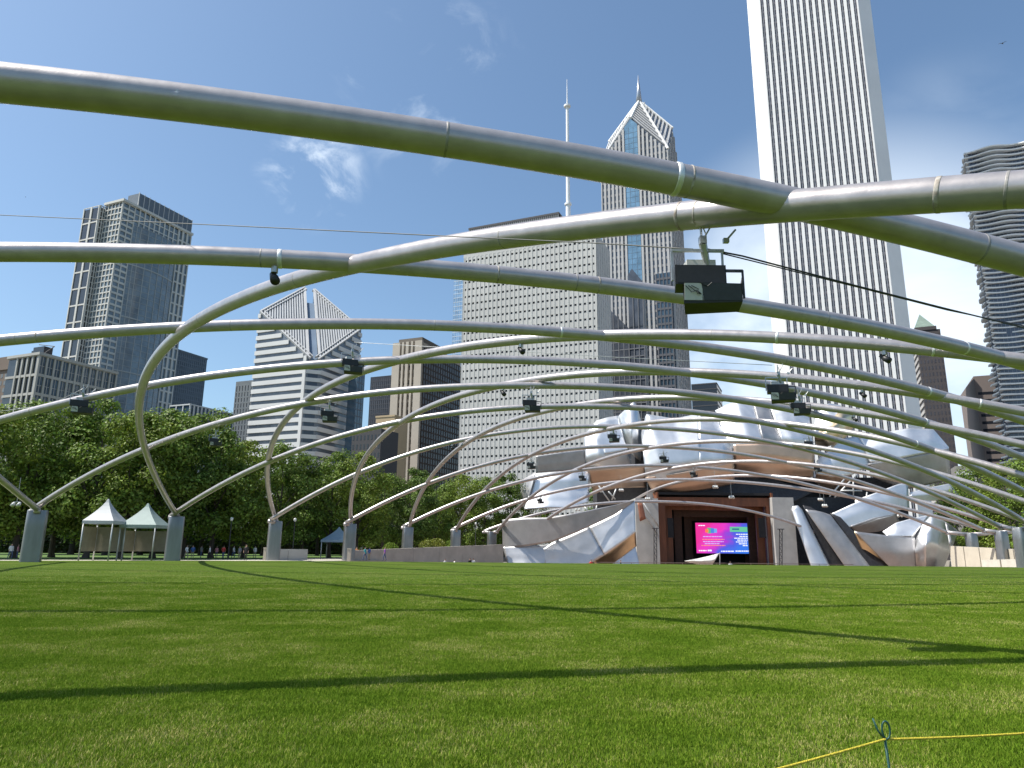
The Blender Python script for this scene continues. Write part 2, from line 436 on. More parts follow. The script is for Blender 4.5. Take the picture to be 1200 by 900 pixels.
for k, px, py, wid, gap, m in [("A-3", 791, 209, .10, .012, m_collar), ("A-3", 805, 213, .035, .006, m_weld), ("B2", 797, 251, .06, .006, m_weld),
        ("B2", 819, 250, .03, .005, m_weld), ("B2", 1095, 228, .07, .006, m_weld), ("A-2", 329, 303, .12, .012, m_collar),
        ("A-2", 1127, 409, .10, .012, m_collar), ("A-1", 658, 390, .10, .01, m_collar), ("A-1", 1088, 457, .12, .012, m_collar),
        ("A0", 1085, 493, .12, .012, m_collar), ("A1", 1073, 519, .12, .012, m_collar), ("B3", 1092, 409, .10, .01, m_collar),
        ("B3", 912, 397, .12, .012, m_collar), ("A-1", 46, 395, .07, .006, m_weld), ("A0", 38, 480, .08, .008, m_weld), ("B4", 1148, 478, .1, .012, m_collar),
        ("A1", 208, 509, .07, .006, m_weld), ("A2", 288, 553, .07, .006, m_weld), ("A-2", 585, 320, .05, .005, m_weld), ("A-2", 700, 334, .05, .005, m_weld)]:
    ring(k, px, py, wid, gap, m)
# field welds every few metres along the nearer pipes
for k in ("A-3", "A-2", "B2", "B3", "A-1"):
    acc, last = 0.0, arc_pt(k, 0)
    for i in range(1, 401):
        p = arc_pt(k, i / 400); acc += (p - last).length; last = p
        if acc > 9.2:
            acc = 0.0; x, y_, z = project(p)
            if z > 1 and -60 < x < 1260 and -60 < y_ < 700 and z < 60: ring(k, x, y_, .04, .0025, m_seam)
# posts: one under each pair of pipe ends
posts = {}
for k in ARCS:
    for s in (0, 1):
        p = arc_pt(k, s)
        for q in posts:
            if (posts[q][0] - p).length < 7.5 and posts[q][1] < 2: posts[q][2].append(p); posts[q][1] += 1; break
        else: posts[len(posts)] = [p, 1, [p]]
for q in posts.values():
    c = sum(q[2], Vector()) / len(q[2])
    far = Vector((c.x, c.y)).length
    if c.y < 0: continue
    rx, ry = 0.80, 0.62; c = c + Vector((0.30 if c.x < 0 else 0, 0, 0))
    if (c.x > 2 and c.x < 10 and c.y > 128) or c.y > 150 or (10 < c.x < 60 and c.y > 120): continue
    b = MB(); rings = []
    ax = math.atan2(c.y, c.x) if False else 0.4
    base = -0.1 if c.x < 0 else -0.1
    lean = Vector((0.0, 0.0, 0))
    nv = 32; vs = []; fs = []
    levels = [(base, 1.02), (1.5, 1.01), (3.2, 1.0), (HP - 0.10, 0.985), (HP - 0.06, 0.96)]
    for z, sc in levels:
        off = lean * ((z - HP) / HP)
        for i in range(nv):
            t = 2 * math.pi * i / nv
            x = math.copysign(abs(math.cos(t)) ** 0.42, math.cos(t)) * rx * sc; y = math.copysign(abs(math.sin(t)) ** 0.42, math.sin(t)) * ry * sc
            vs.append((c.x + off.x + x * math.cos(ax) - y * math.sin(ax), c.y + x * math.sin(ax) + y * math.cos(ax), z))
    for l in range(len(levels) - 1):
        for i in range(nv):
            j = (i + 1) % nv; fs.append((l * nv + i, l * nv + j, (l + 1) * nv + j, (l + 1) * nv + i))
    fs.append(tuple((len(levels) - 1) * nv + i for i in range(nv)))
    b.add(vs, fs)
    po = b.build("post", m_post, trellis, smooth=True)
    for p in q[2]:
        bs = MB()
        bs.tube([p + Vector((0, 0, .05)), p - Vector((0, 0, .35))], [0.27, 0.30], 14)
        if (p - c).length > 0.6:
            bs.tube([p, Vector((c.x, c.y, HP - 0.3))], [0.27, 0.30], 12)
        so = bs.build("socket", m_pipe, po, smooth=True); so.matrix_parent_inverse = Matrix.Identity(4)

# ================================================================ bandshell pavilion
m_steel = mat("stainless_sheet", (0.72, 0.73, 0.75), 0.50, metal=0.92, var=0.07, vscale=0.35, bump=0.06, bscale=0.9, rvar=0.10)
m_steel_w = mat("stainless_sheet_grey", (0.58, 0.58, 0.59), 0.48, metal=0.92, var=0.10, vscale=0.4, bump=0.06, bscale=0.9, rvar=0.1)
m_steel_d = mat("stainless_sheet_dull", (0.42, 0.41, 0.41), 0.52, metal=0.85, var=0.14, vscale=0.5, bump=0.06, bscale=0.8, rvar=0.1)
m_refl_brown = mat("brown_reflection_sheet", (0.60, 0.44, 0.335), 0.48, metal=0.92, var=0.10, vscale=0.3, bump=0.05, bscale=0.8, rvar=0.1)  # brown reflection of the ground put into the stainless colour
m_refl_gold = mat("gold_reflection_sheet", (0.72, 0.58, 0.38), 0.34, metal=1.0, var=0.15, vscale=0.4, bump=0.04, bscale=0.8)  # gold reflection put into the stainless colour
m_frame = mat("dark_frame", (0.045, 0.045, 0.05), 0.6, metal=0.3, var=0.3)
m_strut = mat("pale_strut", (0.55, 0.55, 0.54), 0.45, metal=0.4)
m_conc = mat("smooth_concrete", (0.40, 0.39, 0.37), 0.85, var=0.14, vscale=0.5, bump=0.1, bscale=4)
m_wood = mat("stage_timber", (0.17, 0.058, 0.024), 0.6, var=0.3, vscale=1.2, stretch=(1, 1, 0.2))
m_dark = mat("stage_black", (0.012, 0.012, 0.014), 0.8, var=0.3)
PY = 148.0
pav = thing("bandshell", "sculptural stainless steel bandshell of curling panels around a dark wooden stage", "bandshell", tuple(at(841, 660, PY).xy) + (-3.0,))
def resample(pts, n):
    pts = [Vector((p[0], p[1])) for p in pts]
    d = [0]
    for a, c in zip(pts, pts[1:]): d.append(d[-1] + (c - a).length)
    out = []
    for i in range(n):
        t = d[-1] * i / (n - 1); j = 0
        while j < len(d) - 2 and d[j + 1] < t: j += 1
        f = (t - d[j]) / max(1e-9, d[j + 1] - d[j]); out.append(pts[j].lerp(pts[j + 1], min(1, f)))
    return out
def prof(v, vals):
    x = v * (len(vals) - 1); i = min(int(x), len(vals) - 2); f = x - i
    f = f * f * (3 - 2 * f) * 0.4 + f * 0.6
    return vals[i] * (1 - f) + vals[i + 1] * f
def sheet(top, bot, Y, m, vprof=(0, 0), uprof=(0, 0), nu=20, nv=14, thick=0.18, name="steel_panel", parent=None, smooth_bulge=0.0):
    """curved metal sheet: outline seen in the photograph set out at its own distance, with its own curl in depth"""
    a, c = resample(top, nu), resample(bot, nu); b = MB(); vs = []; fs = []
    for j in range(nv):
        v = j / (nv - 1)
        for i in range(nu):
            u = i / (nu - 1)
            p = a[i].lerp(c[i], v)
            y = Y + prof(v, vprof) + prof(u, uprof) - smooth_bulge * math.sin(math.pi * u) * math.sin(math.pi * v)
            vs.append(at(p.x, p.y, y))
    for j in range(nv - 1):
        for i in range(nu - 1):
            fs.append((j * nu + i, (j + 1) * nu + i, (j + 1) * nu + i + 1, j * nu + i + 1))
    b.add(vs, fs)
    o = b.build(name, m, parent or pav, smooth=True)
    md = o.modifiers.new("thickness", 'SOLIDIFY'); md.thickness = thick; md.offset = -1
    return o
S = sheet
# --- lower left wing
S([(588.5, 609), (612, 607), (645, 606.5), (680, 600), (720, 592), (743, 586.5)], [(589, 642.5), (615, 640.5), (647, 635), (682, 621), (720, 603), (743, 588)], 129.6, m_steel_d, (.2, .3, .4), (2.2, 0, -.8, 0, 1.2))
S([(589, 641), (615, 640), (647, 637.5)], [(596, 666), (620, 666), (637, 667)], 130.6, m_steel_w, (.6, .2, -.3), (.6, 0, .2))
S([(630, 648), (647, 636), (668, 627.5), (690, 617.5)], [(637, 667), (668, 667), (690, 662), (708, 650.5)], 130, m_steel_w, (.55, .15, -.3), (.9, 0.2, 0, 0.1))
S([(696, 658), (722, 640), (745, 623)], [(700, 668), (722, 664), (746, 640)], 131.2, m_refl_gold, (0, 3.6), (0, 0))
S([(714, 663), (731, 651), (744.5, 640.5)], [(713, 668), (731, 668), (751, 668)], 130.6, m_steel, (.8, .3, -.2), (0, 0, .3))
S([(690.3, 617.3), (705, 610.5), (722, 602), (744, 586.5)], [(708.3, 650.3), (720, 642), (732, 633.5), (745, 623.5)], 130.05, m_steel, (.75, .2, -.35), (.1, 0, .1, .5))
# --- upper left sails
S([(628, 555), (650, 553), (672, 551), (692, 552)], [(614, 597), (640, 595), (668, 595.5), (690, 588)], 146, m_steel, (2.2, .9, .8, -.1, -.9), (.6, -.2, 0, 1.4), nv=24)
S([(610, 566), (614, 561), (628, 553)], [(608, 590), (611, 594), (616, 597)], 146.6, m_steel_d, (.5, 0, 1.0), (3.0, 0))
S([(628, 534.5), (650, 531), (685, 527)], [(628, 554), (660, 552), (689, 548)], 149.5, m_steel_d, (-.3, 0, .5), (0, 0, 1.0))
S([(684, 510), (700, 492.5), (712, 489), (724, 487)], [(687, 549), (700, 549), (720, 551), (742, 553)], 149, m_steel, (2.4, .2, -.6, .6), (1.4, -.4, .2, 1.0), nu=24)
S([(699, 503), (725, 503)], [(709, 532), (736, 527)], 148.2, m_steel, (2.0, -.1), (0, .6))
S([(724, 488), (742.5, 470.5), (747, 476), (751, 493)], [(738, 530), (744, 535), (748, 538), (752, 541)], 149.6, m_steel, (1.6, -.4, .8), (2.6, 0, .6, 2.4))
S([(688, 551), (720, 549), (757, 546)], [(695, 577), (725, 572), (757, 571)], 148.4, m_refl_brown, (-1.0, .6, 3.6), (1.4, 0, -.6))
# --- centre sails curling over the stage
S([(751, 508), (757, 485), (790, 490.5), (820, 484.5)], [(757, 562), (779, 562), (800, 559), (821, 556)], 143, m_steel, (6.0, 1.4, -1.2, -1.6, -.6), (1.6, -.2, -.2, 0), nu=26, nv=26)
S([(819, 485), (835, 487), (847, 496), (859, 512)], [(820, 556), (835, 555), (847, 551), (860, 547)], 142.9, m_steel, (5.6, 1.2, -1.0, -1.6, -.6), (0, .4, .6, 2.4), nu=22, nv=24)
S([(756, 560), (800, 553.5), (830, 548), (860, 540.5)], [(766, 579), (790, 579), (820, 575), (861, 567)], 142.0, m_refl_brown, (-.6, -.1, .7, 2.2), (2.0, 0, -.4, .6), nu=28, nv=16)
S([(838, 481), (852, 474), (864, 470), (884, 475)], [(859, 534), (872, 534), (888, 533), (898, 531)], 145, m_steel, (5.2, 1.0, -1.0, -.8), (1.4, .1, -.2, .2), nu=24, nv=22)
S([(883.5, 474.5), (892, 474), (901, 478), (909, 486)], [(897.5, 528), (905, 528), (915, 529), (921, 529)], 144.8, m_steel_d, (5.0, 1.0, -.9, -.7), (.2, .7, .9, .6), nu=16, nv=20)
S([(903, 478), (914, 477), (930, 479), (948, 488)], [(921, 530), (930, 531), (944, 531), (955, 531)], 145, m_steel, (5.0, 1.0, -1.0, -.6), (.4, -.1, .1, 1.2), nu=24, nv=22)
S([(859.5, 521), (890, 520), (925, 524), (954, 530)], [(861, 553), (890, 556), (925, 560), (953, 559)], 143.6, m_refl_brown, (-.6, -.6, .4, 2.0), (1.2, 0, .1, 1.6), nu=26, nv=16)
# --- right hand sails
S([(955, 490), (966, 475), (972, 472.5), (985, 475)], [(954, 506), (962, 507), (972, 500), (986, 480)], 148.4, m_steel, (1.8, -.2), (.6, 0, 1.0))
S([(954, 506), (972, 494), (986, 479), (997, 477.5)], [(955, 521), (969, 523.5), (986, 519), (1001, 500)], 147.4, m_refl_gold, (1.6, -1.0, -.8, 2.0), (1.6, -.4, 0, 2.0))
S([(957, 540), (972, 526), (985, 514), (1005, 511)], [(957, 556), (975, 559), (998, 557), (1028, 541)], 147, m_steel, (1.4, .3, .4), (.5, 0, 0, .8))
S([(957, 555), (978, 558), (998, 556)], [(955, 566), (972, 575), (990, 575)], 147.6, m_refl_brown, (-.4, .8, 3.0), (0, .4, .8))
S([(1006, 513), (1035, 507), (1065, 501.5), (1094, 503), (1112, 524)], [(1020, 542.5), (1036, 540), (1052, 537.5), (1080, 532), (1112, 526)], 146, m_steel, (2.4, .6, .2), (1.2, .4, -.2, 0, 1.0), nu=26)
S([(1017, 544), (1052, 537.5), (1082, 531.5), (1112, 525.5)], [(1023, 560), (1045, 568), (1066, 573), (1114, 562)], 146.6, m_steel_d, (-.2, .6, 2.0), (.6, 0, .1, .8))
S([(1066, 577), (1090, 571), (1113, 566.5)], [(1067, 585), (1094, 587), (1124, 580.5)], 144, m_steel, (.8, .2, .4), (0, .2, .6))
S([(1002, 586), (1030, 576), (1053, 567), (1064, 565.5)], [(1002, 604), (1030, 600), (1052, 598), (1066, 596)], 143.5, m_steel, (.8, .2, .1), (.6, 0, 0, .4))
S([(974, 602), (1000, 590), (1012, 586), (1053, 597)], [(992, 618), (1003, 618), (1025, 610), (1048, 604)], 142.8, m_steel, (1.0, .3, .1), (.3, 0, .1, .5))
S([(997, 617), (1025, 607), (1050, 602)], [(1003, 626), (1030, 623), (1056, 614)], 142.6, m_steel_d, (0, 1.8), (0, .2, .8))
# right wing: blades, flat panel and rounded nose
S([(927, 597), (929, 593.5), (935, 592), (940, 597)], [(952, 668), (958, 668), (966, 668), (975, 668)], 140, m_steel, (2.0, .9, .1, -.6), (.3, 0, 0, .3), nu=10, nv=20)
S([(941, 592), (950, 594), (960, 600)], [(974, 668), (984, 668), (995, 668)], 142.4, m_frame, (0, -1.4), (0, 0))  # dark sheet set in the gap between blades, standing for its shade
S([(944, 597), (955, 598), (964, 600), (973, 603)], [(993, 668), (1003, 668), (1012, 668), (1023, 668)], 139.6, m_steel_d, (1.0, .2, -.3, -.6), (.3, 0, -.1, .3), nu=14, nv=20)
S([(973, 601), (985, 606), (1000, 622)], [(1022, 668), (1034, 668), (1046, 668)], 141.6, m_frame, (0, -1.4), (0, .2))
S([(1001, 623), (1010, 627), (1024, 642), (1044, 664)], [(1020, 668), (1030, 668), (1040, 668), (1049, 668)], 140.0, m_refl_gold, (0, 1.8), (0, 0))
S([(1001, 622.5), (1037, 627), (1072, 630)], [(1046, 668), (1060, 668), (1073.5, 668)], 138.8, m_steel_d, (0, -.2, .4), (.4, 0, .2))
S([(1034, 623), (1050, 612.5), (1070, 607), (1090, 603)], [(1040, 628), (1055, 628.5), (1064, 628.5), (1070, 628)], 140, m_steel, (1.4, 0), (.3, 0, -.2))
S([(1069, 627), (1092, 603), (1108, 611), (1123.5, 622.5)], [(1074, 668), (1086, 668), (1098, 668), (1105, 668)], 137.5, m_steel, (2.8, -.6, -1.6, .2, 3.2), (3.0, -1.0, -.4, 3.4), nu=28, nv=24)
S([(1108, 612), (1111, 613)], [(1113, 640), (1116, 636)], 136.4, m_steel_d, (1.0, -.4), (0, 0), nu=4, nv=6)
# --- stage house: concrete pylons, timber-lined stage, dark soffit, back structure
def slab(px0, py0, px1, py1, Y, depth, m, name, parent=pav):
    a, c = at(px0, py1, Y), at(px1, py0, Y)
    b = MB(); b.frame_box((a.x, Y, a.z), (c.x - a.x, 0, 0), (0, depth, 0), (0, 0, c.z - a.z))
    return b.build(name, m, parent)
slab(747, 584, 771, 672, 142.5, 16, m_conc, "pylon")
slab(911, 583, 929.5, 672, 142.5, 16, m_conc, "pylon")
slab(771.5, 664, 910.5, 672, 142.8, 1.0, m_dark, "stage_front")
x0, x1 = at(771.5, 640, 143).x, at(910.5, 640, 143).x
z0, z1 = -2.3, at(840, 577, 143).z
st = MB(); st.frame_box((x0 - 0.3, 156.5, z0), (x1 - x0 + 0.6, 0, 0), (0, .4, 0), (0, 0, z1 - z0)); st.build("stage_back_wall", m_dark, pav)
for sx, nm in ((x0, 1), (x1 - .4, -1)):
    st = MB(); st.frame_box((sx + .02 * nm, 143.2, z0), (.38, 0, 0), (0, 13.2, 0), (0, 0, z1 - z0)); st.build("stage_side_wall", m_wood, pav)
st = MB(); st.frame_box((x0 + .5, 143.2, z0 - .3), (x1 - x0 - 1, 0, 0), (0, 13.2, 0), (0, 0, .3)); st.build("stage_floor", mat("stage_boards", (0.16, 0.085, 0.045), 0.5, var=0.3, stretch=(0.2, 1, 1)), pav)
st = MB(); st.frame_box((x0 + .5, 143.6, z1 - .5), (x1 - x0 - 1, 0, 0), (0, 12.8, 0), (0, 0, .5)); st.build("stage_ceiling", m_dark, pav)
# nested timber proscenium frames stepping back
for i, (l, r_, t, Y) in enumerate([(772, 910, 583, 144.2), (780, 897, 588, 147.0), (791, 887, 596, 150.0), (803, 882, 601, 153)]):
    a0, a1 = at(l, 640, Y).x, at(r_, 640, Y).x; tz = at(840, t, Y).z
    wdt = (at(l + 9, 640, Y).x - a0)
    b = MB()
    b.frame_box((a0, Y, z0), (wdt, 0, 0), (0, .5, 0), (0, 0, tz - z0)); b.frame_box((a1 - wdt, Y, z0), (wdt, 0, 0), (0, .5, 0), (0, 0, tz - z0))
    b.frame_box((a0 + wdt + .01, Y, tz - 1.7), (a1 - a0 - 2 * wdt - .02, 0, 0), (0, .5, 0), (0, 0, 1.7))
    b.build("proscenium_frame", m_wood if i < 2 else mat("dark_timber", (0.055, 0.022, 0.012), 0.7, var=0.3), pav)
for px in (786, 893):
    slab(px - 3, 607, px + 3, 630, 144.0, .15, m_dark, "stage_doorway")
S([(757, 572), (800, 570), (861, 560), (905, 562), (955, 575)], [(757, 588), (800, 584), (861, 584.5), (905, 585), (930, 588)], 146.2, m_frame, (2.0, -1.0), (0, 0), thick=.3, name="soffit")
slab(700, 560, 985, 600, 158.5, 8, m_frame, "fly_tower")
slab(990, 560, 1060, 640, 152, 6, m_frame, "rear_frame")
slab(745, 500, 945, 562, 152.5, 5, m_frame, "rear_frame")
slab(930, 583, 1000, 664, 149.5, 5, m_frame, "side_room")
# pale steel props under the right hand sails and beside the left pylon
def props(pairs, Y, r, name="prop"):
    for (a, c) in pairs:
        b = MB(); b.tube([at(a[0], a[1], Y), at(c[0], c[1], Y + .6)], r, 8); b.build(name, m_strut, pav, smooth=True)
props([((972, 582), (990, 561)), ((978, 583), (1004, 556)), ((1015, 586), (1016, 577)), ((1000, 560), (1000, 584)), ((986, 575), (1010, 575))], 145.5, .16)
props([((700, 567), (716, 590)), ((722, 573), (717, 586)), ((704, 577), (708, 570)), ((713, 576), (721, 585)), ((698, 599), (700, 590)), ((690, 601), (684, 592))], 145.0, .15)
props([((747, 590), (770, 625)), ((753, 588), (772, 617))], 141.8, .12)
S([(747, 588), (753, 590)], [(750, 611), (757, 608)], 141.5, mat("rust_sheet", (0.32, 0.13, 0.08), .6, metal=.3), (0, 0), (0, 0), nu=4, nv=6)
# lighting masts on the pylons
def mast(px, y0, y1, Y):
    b = MB()
    for dx in (-1.6, 1.6): b.tube([at(px + dx, y1, Y), at(px + dx, y0, Y)], .09, 6)
    n = 7
    for i in range(n):
        ya, yb = y0 + (y1 - y0) * i / n, y0 + (y1 - y0) * (i + 1) / n
        b.tube([at(px - 1.6, ya, Y), at(px + 1.6, yb, Y)], .05, 5); b.tube([at(px - 1.6, ya, Y), at(px + 1.6, ya, Y)], .05, 5)
    b.tube([at(px - 4, y0, Y), at(px + 4, y0, Y)], .10, 6)
    b.build("lighting_mast", m_frame, pav)
mast(768, 619, 668, 141.6); mast(915, 620, 668, 141.6)

# ---------------------------------------------------------------- big screen at the back of the stage
SY = 151.5
scr = thing("video_screen", "bright pink and blue video screen showing event text on the stage", "screen", tuple(at(848, 631, SY)))
def flat(px0, py0, px1, py1, Y, m, name, parent, th=.02):
    a, c = at(px0, py1, Y), at(px1, py0, Y)
    b = MB(); b.frame_box((a.x, Y - th, a.z), (c.x - a.x, 0, 0), (0, th * .8, 0), (0, 0, c.z - a.z)); return b.build(name, m, parent)
flat(815.5, 612.5, 881, 649, SY + .3, m_dark, "housing", scr, .3)
def screen_mat():
    m = bpy.data.materials.new("screen_picture"); m.use_nodes = True
    N, L = m.node_tree.nodes, m.node_tree.links; b = N['Principled BSDF']
    tc = N.new('ShaderNodeTexCoord'); sp = N.new('ShaderNodeSeparateXYZ'); L.new(tc.outputs['Generated'], sp.inputs[0])
    n = N.new('ShaderNodeTexNoise'); n.inputs['Scale'].default_value = 4.0; n.inputs['Detail'].default_value = 4; L.new(tc.outputs['Generated'], n.inputs['Vector'])
    a = N.new('ShaderNodeMath'); a.operation = 'MULTIPLY_ADD'; a.inputs[1].default_value = 0.55; L.new(n.outputs['Fac'], a.inputs[0]); L.new(sp.outputs['X'], a.inputs[2])
    a2 = N.new('ShaderNodeMath'); a2.operation = 'MULTIPLY_ADD'; a2.inputs[1].default_value = -0.42; L.new(sp.outputs['Z'], a2.inputs[0]); L.new(a.outputs[0], a2.inputs[2])
    r = N.new('ShaderNodeValToRGB'); e = r.color_ramp.elements
    e[0].position = 0.10; e[0].color = (0.62, 0.02, 0.24, 1); e[1].position = 1.0; e[1].color = (0.03, 0.14, 0.62, 1)
    for p, c in ((0.38, (0.60, 0.03, 0.42)), (0.58, (0.30, 0.03, 0.48)), (0.74, (0.06, 0.08, 0.55))):
        k = e.new(p); k.color = (*c, 1)
    L.new(a2.outputs[0], r.inputs['Fac']); L.new(r.outputs[0], b.inputs['Emission Color']); b.inputs['Emission Strength'].default_value = 1.0
    b.inputs['Base Color'].default_value = (0.01, 0.01, 0.01, 1); return m
flat(816.5, 613.3, 880, 648.2, SY, screen_mat(), "picture", scr)
def glow(name, c): return mat(name, (0.02, 0.02, 0.02), .5, emit=(*c, 1.0))
flat(855.5, 617.5, 875.5, 623.2, SY - .03, glow("banner_green", (.10, .42, .25)), "banner", scr)
flat(858, 619.3, 866, 621, SY - .06, glow("banner_dark", (.02, .12, .20)), "banner_text", scr)
for (a0, b0, a1, b1, c) in [(826.5, 620, 830, 624, (.85, .16, .05)), (829, 618.5, 833, 625, (.10, .35, .18)), (833, 618.8, 836.5, 624.8, (.05, .18, .55)), (836.5, 619.5, 840, 624.3, (.12, .30, .62))]:
    flat(a0, b0, a1, b1, SY - .03, glow("logo_%d" % int(a0), c), "logo_block", scr)
wl_ = glow("screen_white", (.75, .78, .88)); ol_ = glow("screen_orange", (.72, .22, .16)); lav = glow("screen_lavender", (.50, .36, .72))
trow = random.Random(3)
def textrow(x0, x1, y, h, m, right=False):
    b = MB(); x = x0
    while x < x1 - .8:
        w = min(trow.uniform(1.2, 3.6), x1 - x)
        a, c = at(x, y + h, SY - .05), at(x + w, y, SY - .05)
        b.frame_box((a.x, a.y, a.z), (c.x - a.x, 0, 0), (0, .02, 0), (0, 0, c.z - a.z)); x += w + .55
    b.build("text_line", m, scr)
textrow(818.5, 826, 615.3, 1.0, wl_)
for x0_, x1_, y_, m_ in [(824, 847, 628.3, lav), (823, 849, 631.6, ol_), (824, 848, 634.2, lav), (826, 844, 636.6, lav), (822, 850, 638.7, ol_)]: textrow(x0_, x1_, y_, 1.0, m_)
for x0_, y_ in [(862.5, 625.6), (866.5, 628.1), (860.5, 630.2), (864, 632.4), (862.5, 634.6), (866, 636.8), (870.5, 638.9)]: textrow(x0_, 876, y_, 1.0, wl_)
textrow(819, 828, 644.6, 1.3, wl_); textrow(829.5, 834, 644.2, 1.8, wl_); textrow(845, 860, 645.4, 1.3, wl_); textrow(862, 879, 645.2, 1.3, wl_)

# white peaked fabric shelter standing in the seating bowl before the stage
shl = thing("fabric_shelter", "small white triangular fabric shelter stretched from a thin pole before the stage", "shelter", tuple(at(840, 664, 118)))
m_fab = mat("white_fabric", (0.74, 0.72, 0.68), .8, var=.06, trans=.2)
S([(802, 657.3), (818, 654.5), (832, 651.2), (843, 648.2)], [(802.5, 657.8), (815, 661), (829, 664.5), (834, 663.5)], 118, m_fab, (0, -.3, .8), (0, .8, .3, 0), thick=.03, name="canopy", parent=shl)
b = MB(); b.tube([at(843.5, 668, 118), at(843.5, 647.5, 118)], .07, 8); b.build("pole", m_strut, shl)
b = MB(); b.tube([at(834, 663.5, 118), at(834, 668, 118)], .05, 6); b.build("pole", m_strut, shl)

# rails along the lawn edge and the low kerb of red stone
m_rail = mat("rail_metal", (0.22, 0.17, 0.14), .5, metal=.5)
b = MB()
pa = [at(x, y, Y) for x, y, Y in ((692, 659.0, 98), (770, 659.6, 98.5), (850, 660.0, 99), (930, 660.8, 100), (1000, 661.5, 100.5))]
b.tube(pa, .045, 6)
rail = tag(b.build("handrail", m_rail), "thin brown handrail running in front of the stage behind the lawn edge", "handrail")
for px in range(700, 1000, 20):
    t = (px - 692) / 308; p = at(px, 659.0 + 2.5 * t, 98 + 2.5 * t); b = MB(); b.tube([(p.x, p.y, -1.8), (p.x, p.y, p.z)], .035, 6)
    o = b.build("rail_post", m_rail, rail); 

# ================================================================ skyline
HEAD = R_(23)
GN = Vector((math.sin(HEAD), math.cos(HEAD), 0)); GE = Vector((math.cos(HEAD), -math.sin(HEAD), 0))
ZV = Vector((0, 0, 1)); GZ = -3.2
def m_wall(name, c, var=.10, rough=.8): return mat(name, c, rough, var=var, vscale=.06, bump=0)
def m_glass(name, c, rough=.12, metal=.0, spec=.8): return mat(name, c, rough, metal=metal, var=.35, vscale=.16, spec=spec)
def hit(px, py, o, d):
    """distance along o + t*d (plan) where the sight line through the pixel crosses it"""
    r = ray(px, py); den = r.x * d.y - r.y * d.x
    return (o.x * r.y - o.y * r.x) / den if abs(den) > 1e-9 else 0
class Bld:
    """block with its street corner seen at pixel (px, py) at forward distance Y. side=-1: the corner is the SE one (south
    face runs west, east face runs north); side=+1: the corner is the SW one (south face runs east, west face runs north)."""
    def __init__(s, name, label, px, py, Y, top, south_px=None, flank_px=None, side=-1, w=None, d=None, group="towers of the skyline behind the park"):
        s.side = side; p = at(px, py, Y); s.c = Vector((p.x, p.y, 0)); s.Y = Y
        s.sd = GE * side; s.fd = GN
        s.w = w if w else hit(south_px, py, s.c, s.sd)
        s.d = d if d else hit(flank_px, py, s.c, s.fd)
        s.h = at(px, py, Y).z
        # height read where the corner edge meets the roof line
        z = 0
        lo, hi = 0.0, 600.0
        for _ in range(40):
            mid = (lo + hi) / 2
            if project(s.c + ZV * mid)[1] > top: lo = mid
            else: hi = mid
        s.h = lo
        s.o = thing(name, label, "building", (s.c.x, s.c.y, GZ), group)
    def pt(s, u, v, z): return s.c + s.sd * u + s.fd * v + ZV * z
    def z_at(s, px, py, u=0, v=0):
        """height on the vertical line through plan point (u, v) that shows at image row py"""
        lo, hi = -3.0, 600.0
        for _ in range(40):
            mid = (lo + hi) / 2
            if project(s.pt(u, v, mid))[1] > py: lo = mid
            else: hi = mid
        return lo
    def block(s, name, m, u0, u1, v0, v1, z0, z1, stuff=False, parent=None):
        b = MB(); s.addb(b, u0, u1, v0, v1, z0, z1); return b.build(name, m, parent or s.o, stuff=stuff)
    def addb(s, b, u0, u1, v0, v1, z0, z1):
        b.frame_box(s.pt(u0, v0, z0), s.sd * (u1 - u0), s.fd * (v1 - v0), ZV * (z1 - z0))
    def south(s, b, u0, u1, z0, z1, out, inn=0.05, v=0):  s.addb(b, u0, u1, v - out, v + inn, z0, z1)
    def flank(s, b, v0, v1, z0, z1, out, inn=0.05, u=0): s.addb(b, u - out, u + inn, v0, v1, z0, z1)
    def grid(s, face, a0, a1, z0, z1, cols, rows, pier, span, po, so, m, name="wall_grid", off=0.0, endp=None, base=0.0):
        """piers and spandrels standing proud of the glazing behind them"""
        fn = s.south if face == 's' else s.flank
        b = MB(); pit = (a1 - a0) / cols
        for i in range(cols + 1):
            wd = pier if endp is None or 0 < i < cols else endp
            x = a0 + i * pit; l = max(a0, x - wd / 2); r = min(a1, x + wd / 2)
            fn(b, l, r, z0, z1, po, 0.05, off)
        ph = (z1 - z0) / rows
        for j in range(rows + 1):
            zz = z0 + j * ph; l = max(z0, zz - span / 2); r = min(z1, zz + span / 2)
            fn(b, a0, a1, l, r, so, 0.04, off)
        return b.build(name, m, s.o, stuff=True)
def dims(n, b): print("BLD %-22s c=(%.0f,%.0f) w=%.1f d=%.1f h=%.1f" % (n, b.c.x, b.c.y, b.w, b.d, b.h))

g_dark = m_glass("tower_glass_dark", (0.020, 0.022, 0.028))
g_blue = m_glass("tower_glass_blue", (0.05, 0.085, 0.12), .08)
g_green = m_glass("tower_glass_green", (0.15, 0.19, 0.215), .15)
g_black = m_glass("tower_glass_black", (0.010, 0.010, 0.013), .2)

